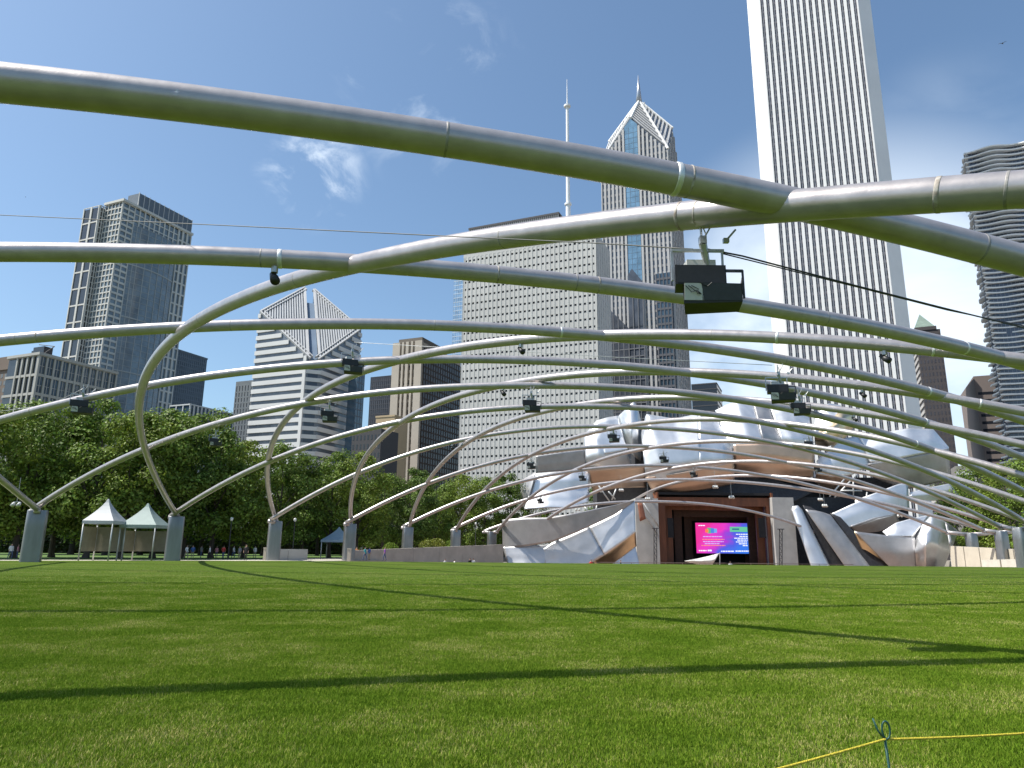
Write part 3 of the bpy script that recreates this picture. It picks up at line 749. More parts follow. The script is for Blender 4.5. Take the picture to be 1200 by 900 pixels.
# ---- tall residential tower, left
B = Bld("residential_tower", "tall glass and cream residential tower with dark rooftop screen, left of the split diamond roof", 117, 428, 400, 236, 77, 206)
dims("heritage", B)
cream = m_wall("cream_concrete", (0.55, 0.545, 0.50)); hz = B.h
u_bay = hit(97, 420, B.c, B.sd)
B.block("glazing", g_green, .2, u_bay, .2, B.d - .2, GZ, hz - 1)
zb = B.z_at(0, 240, u_bay, 0) - 2
bay_u1 = B.w
B.block("glazing", g_dark, u_bay, bay_u1, -3.6, 20, GZ, zb - 1)
B.grid('s', u_bay, bay_u1, 2, zb, 2, 19, 1.5, .9, .45, .35, cream, "bay_frame", off=-3.6)
B.flank
bb = MB()
nfl = 57
for j in range(58):
    z = 2 + (zb - 2) * j / 57
    B.flank(bb, -3.5, 0, z - .25, z + .25, .25, .04, u_bay)
for v in (-3.6, -1.8): B.flank(bb, v, v + .7, 2, zb, .4, .05, u_bay)
bb.build("bay_frame", cream, B.o, stuff=True)
B.grid('s', 0, u_bay, 2, hz, 5, 56, .55, .8, .30, .22, cream, "wall_grid", endp=1.4)
# east front: cream end bays and a glassy bowed middle crossed by floor slabs, heavier every few floors
dE = B.d
B.grid('f', 0, dE * .16, 2, hz, 2, 56, .7, 1.3, .35, .25, cream)
B.grid('f', dE * .80, dE, 2, hz + 0, 3, 28, 1.4, 1.1, .55, .45, cream)
bow = MB(); bowg = MB(); nb = 14
def bowu(t): return -3.0 * math.sin(math.pi * t)
for i in range(nb):
    t0, t1 = i / nb, (i + 1) / nb
    v0, v1 = dE * (.16 + .64 * t0), dE * (.16 + .64 * t1)
    q = [B.pt(bowu(t0), v0, 0), B.pt(bowu(t1), v1, 0), B.pt(.3, v1, 0), B.pt(.3, v0, 0)]
    bowg.prism([(p.x, p.y) for p in q], 2, hz - 12)
    for j in range(53):
        z = 2 + (hz - 14) * j / 52; th = .75 if j % 9 == 0 else .20; o = .35 if j % 9 == 0 else .18
        q = [B.pt(bowu(t0) - o, v0, 0), B.pt(bowu(t1) - o, v1, 0), B.pt(.3, v1, 0), B.pt(.3, v0, 0)]
        bow.prism([(p.x, p.y) for p in q], z, z + th)
    if i % 2 == 0 or i < 2:
        q = [B.pt(bowu(t0) - .26, v0, 0), B.pt(bowu(t0) - .26, v0 + .4, 0), B.pt(.2, v0 + .4, 0), B.pt(.2, v0, 0)]
        bow.prism([(p.x, p.y) for p in q], 2, hz - 12)
bowg.build("bow_glazing", g_green, B.o); bow.build("bow_slab", m_wall("grey_cream_slab", (0.36, 0.38, 0.37)), B.o, stuff=True)
B.grid('f', dE * .16, dE * .80, hz - 13, hz, 9, 3, .9, .7, .3, .2, cream)
B.block("cornice", cream, -1.2, u_bay + .5, -1.0, dE + .6, hz, hz + 1.5)
v0 = hit(163, 240, B.c, B.fd)
zt = B.z_at(0, 226, 0, v0)
B.block("roof_screen", mat("screen_metal", (0.13, 0.15, 0.17), .5, metal=.3, var=.2), .8, u_bay * .7, v0, dE, hz + 1.5, zt)
sc_ = MB()
for i in range(12): B.flank(sc_, v0 + (dE - v0) * i / 11 - .2, v0 + (dE - v0) * i / 11 + .2, hz + 1.6, zt + .6, .1, .3, .8)
sc_.build("screen_rib", m_wall("pale_rib", (.5, .5, .48)), B.o, stuff=True)

# ---- its lower neighbour with tall bays, left
B = Bld("podium_building", "low cream framed building with large dark windows in front of the residential tower", 45, 428, 300, 413, 33, 138)
dims("podium", B)
B.block("glazing", g_dark, .2, B.w + 14, .2, B.d, GZ, B.h - 1)
beige = m_wall("beige_stone", (0.37, 0.365, 0.335))
frm = MB(); cols = 11; pit = B.d / cols; rows = [(B.h - 9.2, B.h - 1.6), (B.h - 17.6, B.h - 10.6), (B.h - 25.5, B.h - 19), (B.h - 33, B.h - 27)]
B.block("wall", beige, -.02, .5, 0, B.d, GZ, rows[-1][0]); B.block("cornice", beige, -.9, B.w + 14, -.9, B.d + .4, B.h - 1.2, B.h)
for i in range(cols + 1): B.flank(frm, i * pit - .42, i * pit + .42, 0, B.h - 1.25, .45, .3)
for z0, z1 in rows: B.flank(frm, 0, B.d, z1 + .1, z1 + 1.3, .35, .3)
for i in range(5): B.south(frm, i * (B.w / 2), i * B.w / 2 + .9, 0, B.h - 1.25, .45, .3)
for z0, z1 in rows: B.south(frm, 0, B.w + 14, z1 + .1, z1 + 1.2, .35, .3)
frm.build("wall_grid", beige, B.o, stuff=True)
wproto = None
for i in range(cols):
    for r_, (z0, z1) in enumerate(rows[:3]):
        wb = MB(); B.flank(wb, i * pit + .62, (i + 1) * pit - .62, z0, z1, -.05, .2); wo = wb.build("window", g_blue, B.o)
        mb = MB(); mid = (i + .5) * pit; B.flank(mb, mid - .12, mid + .12, z0, z1, .02, .1); B.flank(mb, i * pit + .64, mid - .13, (z0 + z1) / 2 - .5, (z0 + z1) / 2 - .3, .02, .1); B.flank(mb, mid + .13, (i + 1) * pit - .64, (z0 + z1) / 2 - .5, (z0 + z1) / 2 - .3, .02, .1)
        mo = mb.build("mullion", beige, wo); mo.matrix_parent_inverse = B.o.matrix_world.inverted() if False else Matrix.Identity(4)
B.block("roof_plant", g_black, B.w * .4, B.w + 3, 3, 7, B.h, B.h + 4)
gd = MB(); gd.tube([B.pt(2, 2.5, B.h), B.pt(-1, 5, B.h + 4)], .22, 6); gd.tube([B.pt(-1, 5, B.h + 4), B.pt(5, 2, B.h + 4.6)], .18, 6); gd.build("roof_davit", m_frame, B.o)
for i in range(3):
    r0 = B.pt(3, B.d * (.55 + .12 * i), B.h)

# ---- old brown building at the frame edge
B = Bld("brown_masonry_building", "old brown masonry building at the far left edge above the trees", 27, 440, 310, 425, w=40, d=20)
brn = m_wall("brown_masonry", (0.15, 0.115, 0.09)); B.block("wall", brn, 0, B.w, 0, B.d, GZ, B.h)
wn_ = MB()
for i in range(12):
    for j in range(14):
        B.south(wn_, 1.2 + i * 2.6, 2.4 + i * 2.6, B.h - 6 - j * 3.4, B.h - 4 - j * 3.4, .06, .05)
wn_.build("window", m_glass("pale_window", (.14, .14, .13)), B.o, stuff=True)
B.block("cornice", brn, -.6, B.w, -.6, B.d + .6, B.h - 2.2, B.h - 1); B.block("parapet", brn, 12, 30, 2, 10, B.h + .01, B.h + 5)
tk = MB(); p = B.pt(3.5, 6, B.h); tk.tube([p, p + ZV * 7], 1.6, 12); tk.build("water_tank", g_black, B.o)

# ---- blue-grey slab behind
B = Bld("blue_grey_slab", "plain blue grey office slab just right of the residential tower", 188, 440, 470, 406, w=30, flank_px=240.5)
B.block("glazing", m_glass("slate_glass", (.06, .085, .11), .3), 0, B.w, 0, B.d, GZ, B.h)
slt = m_wall("slate_metal", (.12, .15, .18)); B.grid('f', 0, B.d, 5, B.h, 22, 40, .7, 1.0, .25, .2, slt)
B.block("roof_cap", slt, -.4, B.w, -.4, B.d + .4, B.h, B.h + 1.2)
# ---- low white banded block
B = Bld("low_banded_block", "low pale banded office block above the treetops below the blue grey slab", 222, 484, 350, 473, 198, 274)
B.block("glazing", g_blue, .2, B.w, .2, B.d, GZ, B.h); pale = m_wall("pale_panel", (.50, .52, .52))
B.grid('s', 0, B.w, 3, B.h, 3, 8, .6, 1.3, .2, .25, pale); B.grid('f', 0, B.d, 3, B.h, 12, 8, .9, 1.3, .3, .25, pale)

# ---- slim beige block left of the diamond
B = Bld("beige_ribbed_block", "slim beige ribbed office block seen at the left flank of the diamond roofed tower", 298, 470, 430, 445, 274.5, None, d=18)
bg = m_wall("warm_beige", (.62, .56, .49)); B.block("wall", bg, 0, B.w, 0, B.d, GZ, B.h)
rb = MB(); n = 7
for i in range(n): B.south(rb, B.w * (i + .4) / n, B.w * (i + .62) / n, 4, B.h - 3, .06, .05)
rb.build("window_strip", g_dark, B.o, stuff=True)
rb = MB()
for j in range(int((B.h - 6) / 3.5)): B.south(rb, 0, B.w, 4 + j * 3.5, 4.9 + j * 3.5, .12, .05)
rb.build("spandrel", bg, B.o, stuff=True)

# ---- the tower with the sliced diamond roof
B = Bld("diamond_roof_tower", "white banded tower with a slanted diamond shaped roof split down the middle", 363, 500, 330, 424, 290.5, 417.5)
dims("diamond", B)
w_, d_ = B.w, B.d; hB = B.z_at(0, 426, 0, 0); hL = B.z_at(0, 365, w_, 0); hR = B.z_at(0, 386, 0, d_); hA = hL + hR - hB
print("diamond", hB, hL, hR, hA, project(B.pt(w_, d_, hA)))
def hpl(u, v): return hB + (hL - hB) * u / w_ + (hR - hB) * v / d_
CH = 5.2      # chamfered street corner
white = m_wall("white_panel", (0.60, 0.60, 0.59), .05)
g_steel = m_glass("blue_strip_glass", (0.025, 0.03, 0.045), .1)
slot = 3.3
g_roofg = m_glass('slope_glass', (.10, .115, .14), .25)
def cut_prism(poly, m, name, inset=0.0):
    b = MB(); pts = [(B.pt(u, v, 0).x, B.pt(u, v, 0).y) for u, v in poly]
    b.prism(pts, [GZ] * len(poly), [hpl(u, v) - inset for u, v in poly]); return b.build(name, m, B.o)
k_ = d_ / w_
cut_prism([(CH, .3), (w_ - .3, .3), (w_ - .3, d_ - .3 - slot * 1.0), (CH * .5 + slot * .5, CH * .5 * k_ - slot * .5)], g_roofg, "glazing", .4)
cut_prism([(.3, CH), (CH * .5 - slot * .5, CH * .5 * k_ + slot * .5), (w_ - .3 - slot, d_ - .3), (.3, d_ - .3)], g_roofg, "glazing", .4)
zc = min(hpl(CH, 0), hpl(0, CH)) - .5
cb = MB(); q = [B.pt(CH, .3, 0), B.pt(.3, CH, 0), B.pt(w_ * .55, d_ * .6, 0)]; cb.prism([(p.x, p.y) for p in q], GZ, hB - 1.0)
cb.build("corner_glazing", g_steel, B.o)
bl = MB(); q = [B.pt(w_ * .35, d_ * .35 - 1.5, 0), B.pt(w_ * .35 - 1.5, d_ * .35, 0), B.pt(w_ - 2, d_ - .5, 0), B.pt(w_ - .5, d_ - 2, 0)]
q = [B.pt(CH * .5 + 1.6, CH * .5 * k_ - 1.2, 0), B.pt(CH * .5 - 1.2, CH * .5 * k_ + 1.6, 0), B.pt(w_ * .76 - 1.5, d_ * .76 + 1.5, 0), B.pt(w_ * .76 + 1.5, d_ * .76 - 1.5, 0)]
bl.prism([(p.x, p.y) for p in q], hB - 10, [hpl(CH * .5, CH * .5 * k_) - 1.2] * 2 + [hpl(w_ * .76, d_ * .76) - 1.2] * 2); bl.build("slot_wall", m_wall("slot_slate", (.13, .185, .26)), B.o)
sp = MB(); fl = 3.95; nfl = int(hL / fl)
for j in range(nfl + 3):
    z = j * fl; th = 2.15
    a = CH if z + th < hpl(CH, 0) else max(CH, w_ * (z + th - hB) / (hL - hB)) if hL > hB else CH
    if a < w_ - 1 and z < hL - 1: B.south(sp, a, w_, z, min(z + th, hL), .28, .3)
    a = CH if z + th < hpl(0, CH) else max(CH, d_ * (z + th - hB) / (hR - hB))
    if a < d_ - 1 and z < hR - 1: B.flank(sp, a, d_, z, min(z + th, hR), .28, .3)
    if z + th < hB - 1:
        q = [B.pt(CH, 0, 0), B.pt(0, CH, 0)]; n_ = -(B.sd + B.fd).normalized() * .26
        q = [q[0], q[0] + n_, q[1] + n_, q[1]]; sp.prism([(p.x, p.y) for p in q], z, z + th - .2)
sp.build("spandrel", white, B.o, stuff=True)
co = MB(); B.south(co, CH - .4, CH + 1.3, GZ, hpl(CH, 0) + .2, .45, .3); co.build("corner_pier", white, B.o)
# slanted faces: bright raised rims and ribs running up the slope
ribs = MB(); rims = MB()
def slope_bar(b, a, c, wid, hgt):
    A_, C_ = B.pt(a[0], a[1], hpl(*a)), B.pt(c[0], c[1], hpl(*c)); d = (C_ - A_)
    nrm = (B.pt(0, d_, hpl(0, d_)) - B.pt(0, 0, hpl(0, 0))).cross(B.pt(w_, 0, hpl(w_, 0)) - B.pt(0, 0, hpl(0, 0))).normalized()
    if nrm.z < 0: nrm = -nrm
    s_ = d.normalized().cross(nrm) * wid; b.frame_box(A_ - s_ / 2 - nrm * .5, d, s_, nrm * (hgt + .5))
NR = 19
for i in range(1, NR):
    t = i / NR
    ribs_a = (CH * .5 + (w_ - CH * .5) * t, 0.6); ribs_e = None
    # rib starting on the south rim at u and climbing parallel to the diagonal until the north or west rim
    u0 = slot + (w_ - slot) * t; L_ = w_ - u0
    slope_bar(ribs, (u0, .5), (u0 + L_ - .5, .5 + (L_ - .5) * k_), .62, .35)
    v0_ = slot * k_ + (d_ - slot * k_) * t; L2 = d_ - v0_
    slope_bar(ribs, (.5, v0_), (.5 + (L2 - .5) / k_, v0_ + L2 - .5), .62, .35)
ribs.build("slope_rib", m_wall("grey_rib", (.44, .45, .46)), B.o, stuff=True)
for wd, off in ((.75, .5), (.45, 2.1)):
    slope_bar(rims, (CH * .6, off), (w_ - off, off), wd, .7); slope_bar(rims, (off, CH * .6 * k_), (off, d_ - off), wd, .7)
    slope_bar(rims, (w_ - off, off), (w_ - off, d_ - slot - 1), wd, .7); slope_bar(rims, (off, d_ - off), (w_ - slot - 1, d_ - off), wd, .7)
slope_bar(rims, (CH * .5 + slot * .6 + .4, CH * .5 * k_ - slot * .4 - .2), (w_ - .6, d_ - slot - .9), 1.1, .5); slope_bar(rims, (CH * .5 - slot * .4 - .2, CH * .5 * k_ + slot * .6 + .4), (w_ - slot - .9, d_ - .6), 1.1, .5)
rims.build("slope_rim", m_wall("rim_panel", (.46, .46, .46)), B.o, stuff=True)
for face in ('s', 'f'):
    pass
# ---- dark glass neighbour on its right flank
B = Bld("narrow_glass_block", "narrow dark blue glass block tight against the right flank of the diamond tower", 415, 500, 345, 424, w=5, flank_px=424)
B.block("glazing", g_blue, 0, B.w, 0, B.d, GZ, B.h); B.grid('f', 0, B.d, 3, B.h, 3, 26, .25, .5, .12, .1, m_wall("slate_mullion", (.10, .13, .17)))
# ---- dark low block between
B = Bld("dark_low_block", "dark low office block between the diamond tower and the tan stepped building", 446, 520, 262, 502, 412, None, d=12)
B.block("wall", m_wall("charcoal", (.045, .045, .05)), 0, B.w, 0, B.d, GZ, B.h)
wn_ = MB()
for i in range(8):
    for j in range(12): B.south(wn_, B.w * (i + .3) / 8, B.w * (i + .7) / 8, B.h - 4 - 3.4 * j, B.h - 2.2 - 3.4 * j, .05, .05)
wn_.build("window", g_black, B.o, stuff=True)
# ---- far dark slab
B = Bld("dark_slab_tower", "flat topped dark slate slab tower far behind the tan stepped building", 470, 470, 400, 438.5, 433, None, d=20)
B.block("glazing", m_glass("slate_dark", (.035, .042, .058), .35), 0, B.w, 0, B.d, GZ, B.h); B.grid('s', 0, B.w, 4, B.h, 16, 34, .5, .5, .15, .12, m_wall("slate_grid", (.06, .068, .085)))
# ---- tan stepped building
B = Bld("tan_stepped_building", "small tan stepped masonry building beside the ribbed limestone tower", 462, 500, 275, 488, 440, None, d=10)
tan = m_wall("tan_brick", (.42, .32, .20)); B.block("wall", tan, 0, B.w, 0, B.d, GZ, B.h)
w2 = hit(434, 520, B.c, B.sd); B.block("wing", tan, B.w, w2, .6, B.d, GZ, B.h - 6)
wn_ = MB()
for i in range(6):
    for j in range(24):
        if B.h - 3.4 - 3.2 * j < 2: break
        u = w2 * (i + .3) / 6
        if u > B.w and j < 2: continue
        B.south(wn_, u, u + 1.1, B.h - 4.2 - 3.2 * j, B.h - 2.2 - 3.2 * j, .05 if u < B.w else -.52, .7 if u > B.w else .05)
wn_.build("window", g_dark, B.o, stuff=True); B.block("cornice", tan, -.15, B.w + .15, -.2, B.d, B.h, B.h + .7)
# ---- limestone tower with ribs; windowed flank with its shade put into the colours
B = Bld("ribbed_limestone_tower", "ribbed limestone tower with a dark flank, left of the gridded slab", 492.7, 480, 300, 399, 457, 539)
dims("limestone", B)
lime = m_wall("limestone", (0.40, 0.355, 0.30)); B.block("wall", lime, .3, B.w, .25, B.d, GZ, B.h - .5)
B.block("flank_glazing", m_glass("shade_flank_glass", (.022, .016, .014), .3), .0, .28, 1.2, B.d - .4, GZ, B.h - 3)
rb = MB(); uw = B.w
for u0, u1 in [(0, .23), (.30, .36), (.44, .53), (.60, .66), (.73, .97)]: B.south(rb, uw * u0, uw * u1 + .01, GZ, B.h, .9, .3)
rb.build("rib", lime, B.o, stuff=True)
wn_ = MB()
for u0, u1 in [(.235, .295), (.365, .435), (.535, .595), (.665, .725)]:
    for j in range(int((B.h - 8) / 3.3)): B.south(wn_, uw * u0, uw * u1, 5 + j * 3.3, 7 + j * 3.3, .06, .05, .25)
wn_.build("window", g_black, B.o, stuff=True)
B.grid('f', 1.2, B.d - .4, 3, B.h - 3, 16, 30, .45, .7, .12, .08, m_wall("shade_flank_panel", (.055, .042, .036)))
B.block("roof_block", m_wall("brown_roof", (.13, .11, .09)), 1.0, B.w * .85, 1, B.d * .55, B.h, B.h + 2)
# ---- pale blue glass tower far away
B = Bld("thin_blue_tower", "thin far pale blue glass tower peeking past the left edge of the gridded slab", 546, 380, 640, 318, 530.5, None, d=20)
B.block("glazing", m_glass("sky_glass", (.20, .34, .52), .15), 0, B.w, 0, B.d, GZ, B.h); B.grid('s', 0, B.w, 4, B.h, 6, 60, .3, .8, .12, .1, m_wall("silver_band", (.42, .52, .62)))

# ---- big gridded slab with antenna
B = Bld("gridded_slab_tower", "broad pale stone slab tower with a grid of small square windows", 701.5, 450, 260, 277.5, 540, 717.5)
dims("gridded", B)
stone = m_wall("pale_stone", (0.455, 0.452, 0.44), .07); B.block("glazing", g_dark, .35, B.w, .35, B.d, GZ, B.h - .5)
B.grid('s', 0, B.w, 3, B.h, 30, 37, .98, 2.35, .20, .15, stone, endp=1.6)
B.grid('f', 0, B.d, 3, B.h, 6, 37, 2.6, 2.6, .22, .12, stone)
alum = MB()
for i in range(31):
    u = i * B.w / 30; B.south(alum, max(0, u - .16), min(B.w, u + .16), 3, B.h, .30, .1)
alum.build("mullion_rib", m_wall("aluminium_rib", (.52, .52, .50)), B.o, stuff=True)
B.block("parapet", stone, -.2, B.w + .2, -.2, B.d + .2, B.h, B.h + 2.0)
pc = hit(655, 262, B.c + B.fd * 6, B.sd); pw = hit(549, 262, B.c + B.fd * 6, B.sd); zt = B.z_at(0, 248, pc, 6)
B.block("penthouse", stone, pc, pw, 6, 24, B.h + 1, zt - 4.0)
B.block("louvre_band", m_frame, pc + .5, pw - .5, 6.4, 23.5, zt - 4.0, zt - .9); B.block("penthouse_roof", m_frame, pc, pw, 6.1, 23.8, zt - .9, zt)
lv = MB()
for i in range(46):
    u = pc + (pw - pc) * (i + .5) / 46; B.south(lv, u - .25, u + .25, zt - 4.0, zt - .92, .12, .3, 6.3)
lv.build("louvre", m_wall("louvre_grey", (.20, .21, .22)), B.o, stuff=True)
ua = hit(666, 270, B.c + B.fd * 14, B.sd); za = B.z_at(0, 93, ua, 14)
at_b = MB(); p0 = B.pt(ua, 14, B.h); H_ = za - B.h
at_b.tube([p0, p0 + ZV * H_ * .28, p0 + ZV * H_ * .281, p0 + ZV * H_ * .55, p0 + ZV * H_ * .551, p0 + ZV * H_ * .84, p0 + ZV * H_ * .841, p0 + ZV * H_], [1.05, 1.0, .85, .78, .68, .6, .3, .1], 12)
for f_ in (.28, .55, .84): at_b.tube([p0 + ZV * (H_ * f_ - .4), p0 + ZV * (H_ * f_ + .4)], [1.5, 1.5], 12)
at_b.build("antenna_mast", mat("white_paint", (.76, .77, .78), .5, var=.06, vscale=.3), B.o, smooth=False)

# ---- tower with chevron roof and spire
B = Bld("chevron_spire_tower", "stepped granite tower with a pointed chevron roof and a needle spire", 795, 450, 330, 175, 709.5, 810.5)
dims("chevron", B)
gran = m_wall("grey_granite", (0.44, 0.435, 0.43), .08)
w_, d_ = B.w, B.d
d_ = min(d_, w_)
zc_ = B.h                                   # eaves at the corners
us = hit(742, 300, B.c, B.sd)               # where the gable peak stands on the south face
us = w_ * .53
zg = B.z_at(0, 139, us, 0); zap = B.z_at(0, 119, w_ * .5, d_ * .5)
print("chev", zc_, zg, zap, us / w_)
pl = [(0, 0), (us, 0), (w_, 0), (w_, d_ / 2), (w_, d_), (w_ / 2, d_), (0, d_), (0, d_ / 2)]
hs = [zc_, zg, zc_, zg, zc_, zg, zc_, zg]
b = MB(); vs = [B.pt(u, v, GZ) for u, v in pl] + [B.pt(u, v, h - .3) for (u, v), h in zip(pl, hs)] + [B.pt(w_ / 2, d_ / 2, zap)]
fs = [(i, (i + 1) % 8, 8 + (i + 1) % 8, 8 + i) for i in range(8)] + [(8 + i, 8 + (i + 1) % 8, 16) for i in range(8)]
fs = [tuple(reversed(f)) for f in fs]
b.add(vs, fs); b.build("tower_body", m_glass("granite_glass", (.11, .125, .15), .15), B.o)
rb = MB(); ncol = 17; gs = w_ * .105
def topz(u): return zc_ + (zg - zc_) * (1 - abs(u - us) / (us if u < us else w_ - us))
for i in range(ncol + 1):
    u = w_ * i / ncol
    if abs(u - us) < gs: continue
    B.south(rb, max(0, u - .55), min(w_, u + .55), GZ, topz(u) - .6, .55 + (.5 if abs(u - us) < gs * 2.2 else 0), .2)
for i in range(8):
    v = d_ * i / 7; t = zc_ + (zg - zc_) * (1 - abs(v - d_ / 2) / (d_ / 2)); B.flank(rb, max(0, v - .8), min(d_, v + .8), GZ, t - .6, .45, .2)
rb.build("rib", gran, B.o, stuff=True)
spd = MB(); 
for j in range(int(zg / 3.9)):
    z = 3 + j * 3.9
    t = max(0.0, (z + 1.2 - zc_) / (zg - zc_)) if z + 1.2 > zc_ else 0.0
    l, r = us * t, w_ - (w_ - us) * t
    if r - l > 2 * gs + 2: B.south(spd, l + .1, us - gs, z, z + 1.3, .16, .1); B.south(spd, us + gs, r - .1, z, z + 1.3, .16, .1)
    if z < zc_ - 2: B.flank(spd, .1, d_ - .1, z, z + 1.5, .16, .1)
spd.build("spandrel", m_wall("granite_band", (.32, .31, .31)), B.o, stuff=True)
gl = MB(); B.south(gl, us - gs + .3, us + gs - .3, 60, topz(us + gs) - .4, .75, .3)
gl.prism([(B.pt(us - gs + .3, -.75, 0).x, B.pt(us - gs + .3, -.75, 0).y), (B.pt(us - gs + .3, .3, 0).x, B.pt(us - gs + .3, .3, 0).y), (B.pt(us, .3, 0).x, B.pt(us, .3, 0).y), (B.pt(us, -.75, 0).x, B.pt(us, -.75, 0).y)], topz(us + gs) - .39, [topz(us - gs), topz(us - gs), zg - .6, zg - .6])
gl.prism([(B.pt(us, -.75, 0).x, B.pt(us, -.75, 0).y), (B.pt(us, .3, 0).x, B.pt(us, .3, 0).y), (B.pt(us + gs - .3, .3, 0).x, B.pt(us + gs - .3, .3, 0).y), (B.pt(us + gs - .3, -.75, 0).x, B.pt(us + gs - .3, -.75, 0).y)], topz(us + gs) - .39, [zg - .6, zg - .6, topz(us + gs), topz(us + gs)])
gl.build("glass_strip", m_glass("strip_glass", (.14, .26, .38), .06, spec=1.0), B.o)
gm = MB()
for j in range(70):
    z = 62 + j * 3.1
    if z < topz(us + gs) - 1: B.south(gm, us - gs + .3, us + gs - .3, z, z + .14, .80, -.7)
B.south(gm, us - gs * .33 - .08, us - gs * .33 + .08, 60, topz(us + gs) - .5, .81, -.7); B.south(gm, us + gs * .33 - .08, us + gs * .33 + .08, 60, topz(us + gs) - .5, .81, -.7)
gm.build("strip_mullion", m_wall("blue_mullion", (.12, .18, .24)), B.o, stuff=True)
# roof planes: louvred bands and pale ridges
lo_ = MB()
apex = B.pt(w_ / 2, d_ / 2, zap)
def lerp3(a, c, t): return a + (c - a) * t
for (qa, qb) in [(0, 1), (1, 2), (7, 0), (2, 3)]:
    A_, C_ = B.pt(*pl[qa], hs[qa]), B.pt(*pl[qb], hs[qb]); nn = (C_ - A_).cross(apex - A_).normalized()
    if nn.z < 0: nn = -nn
    for j in range(9):
        t = .04 + j * .105
        a, c = lerp3(A_, apex, t), lerp3(C_, apex, t); wv = (apex - (A_ + C_) / 2).normalized() * 1.5
        lo_.frame_box(a + nn * .1, (c - a), wv, nn * .5)
lo_.build("roof_louvre", m_wall("roof_grey", (.50, .50, .50)), B.o, stuff=True)
rd = MB()
for q in (0, 1, 2, 3, 7): rd.tube([B.pt(*pl[q], hs[q] + .4), apex + ZV * .6], .75, 6)
rd.build("roof_ridge", m_wall("bright_ridge", (.72, .72, .70)), B.o)
fins = MB()
for j in range(9):
    t = .12 + j * .095; a = lerp3(B.pt(0, 0, zc_), apex, t); fins.tube([a + GE * .4, a + GE * 1.6 + ZV * 2.6], .22, 5)
fins.build("ridge_fin", gran, B.o, stuff=True)
zs = B.z_at(0, 88, w_ / 2, d_ / 2)
sp = MB(); sp.tube([apex - ZV * 2, apex + ZV * (zs - zap) * .45, apex + ZV * (zs - zap)], [1.9, 1.0, .08], 8); sp.build("spire", mat("spire_steel", (.42, .45, .50), .35, metal=.6), B.o, smooth=True)
# lower setback: dark glass bay on the right of the face
zl = B.z_at(0, 322, w_ * .2, 0)
db = MB(); db.frame_box(B.pt(1.0, -1.6, 10), B.sd * (w_ * .215), B.fd * 1.5, ZV * (zl - 10)); db.build("corner_bay", g_blue, B.o)
dg = MB()
for j in range(int((zl - 10) / 3.9)): dg.frame_box(B.pt(1.0, -1.85, 11 + j * 3.9), B.sd * (w_ * .215), B.fd * .3, ZV * 1.1)
for i in range(5): dg.frame_box(B.pt(1.0 + i * w_ * .05, -1.9, 10), B.sd * .5, B.fd * .34, ZV * (zl - 10))
dg.build("dark_grid", m_wall("dark_granite", (.10, .105, .12)), B.o, stuff=True)
# dark reflection and shadow on the face, built as gabled and sloped glass blocks
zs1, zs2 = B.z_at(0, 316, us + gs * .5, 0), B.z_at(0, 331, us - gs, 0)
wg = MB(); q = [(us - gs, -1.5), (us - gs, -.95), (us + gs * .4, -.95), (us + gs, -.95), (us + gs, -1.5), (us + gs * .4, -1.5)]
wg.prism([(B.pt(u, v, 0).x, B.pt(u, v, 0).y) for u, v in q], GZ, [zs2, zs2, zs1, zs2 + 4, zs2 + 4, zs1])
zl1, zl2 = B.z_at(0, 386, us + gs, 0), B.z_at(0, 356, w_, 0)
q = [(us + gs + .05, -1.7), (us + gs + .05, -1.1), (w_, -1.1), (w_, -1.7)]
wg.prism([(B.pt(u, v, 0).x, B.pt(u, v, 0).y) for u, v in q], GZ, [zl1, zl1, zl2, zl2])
wg.build("reflection_block", m_glass("reflection_glass", (.075, .085, .105), .2), B.o)
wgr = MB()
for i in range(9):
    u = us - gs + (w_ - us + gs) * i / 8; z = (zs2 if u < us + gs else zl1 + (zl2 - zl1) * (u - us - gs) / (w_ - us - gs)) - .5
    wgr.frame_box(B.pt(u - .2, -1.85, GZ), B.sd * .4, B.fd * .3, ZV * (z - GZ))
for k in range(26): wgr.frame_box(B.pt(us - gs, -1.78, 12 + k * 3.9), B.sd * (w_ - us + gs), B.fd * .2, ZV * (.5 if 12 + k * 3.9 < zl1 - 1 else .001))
wgr.build("dark_grid", m_wall("reflection_granite", (.16, .165, .18)), B.o, stuff=True)  # grid laid over the blocks that stand for the reflection

# ---- white marble tower with long vertical ribs
B = Bld("white_ribbed_tower", "very tall white tower of unbroken vertical ribs running out of the top of the picture", 1047, 356, 305, -60, 918, None, d=50)
w_ = B.w; d_ = w_; cham = w_ * .135; H_ = 345.0
dims("white", B)
marb = m_wall("white_granite", (0.74, 0.74, 0.73), .05)
core = [(-cham + .6, cham), (.3, .5), (w_ - .3, .5), (w_ + cham - .6, cham), (w_ + cham - .6, d_), (-cham + .6, d_)]
b = MB(); b.prism([(B.pt(u, v, 0).x, B.pt(u, v, 0).y) for u, v in core], GZ, H_); b.build("glazing", m_glass("plum_glass", (.06, .05, .075), .2), B.o)
cl_ = MB()
for sgn, base in ((-1, 0.0), (1, w_)):
    q = [(base, 0), (base + sgn * cham, cham), (base + sgn * cham, cham + 1.2), (base, 1.2)]
    cl_.prism([(B.pt(u, v, 0).x, B.pt(u, v, 0).y) for u, v in q], GZ, H_)
cl_.build("corner_wall", marb, B.o)
rb = MB(); n = 16
for i in range(n + 1):
    u = w_ * i / n; hw = .68
    B.south(rb, max(0, u - hw), min(w_, u + hw), GZ, H_, .75, .5)
rb.build("rib", marb, B.o, stuff=True)
rb = MB()
for i in range(n):
    u = w_ * (i + .5) / n; B.south(rb, u - .22, u + .22, GZ, H_, .12, .5, .1)
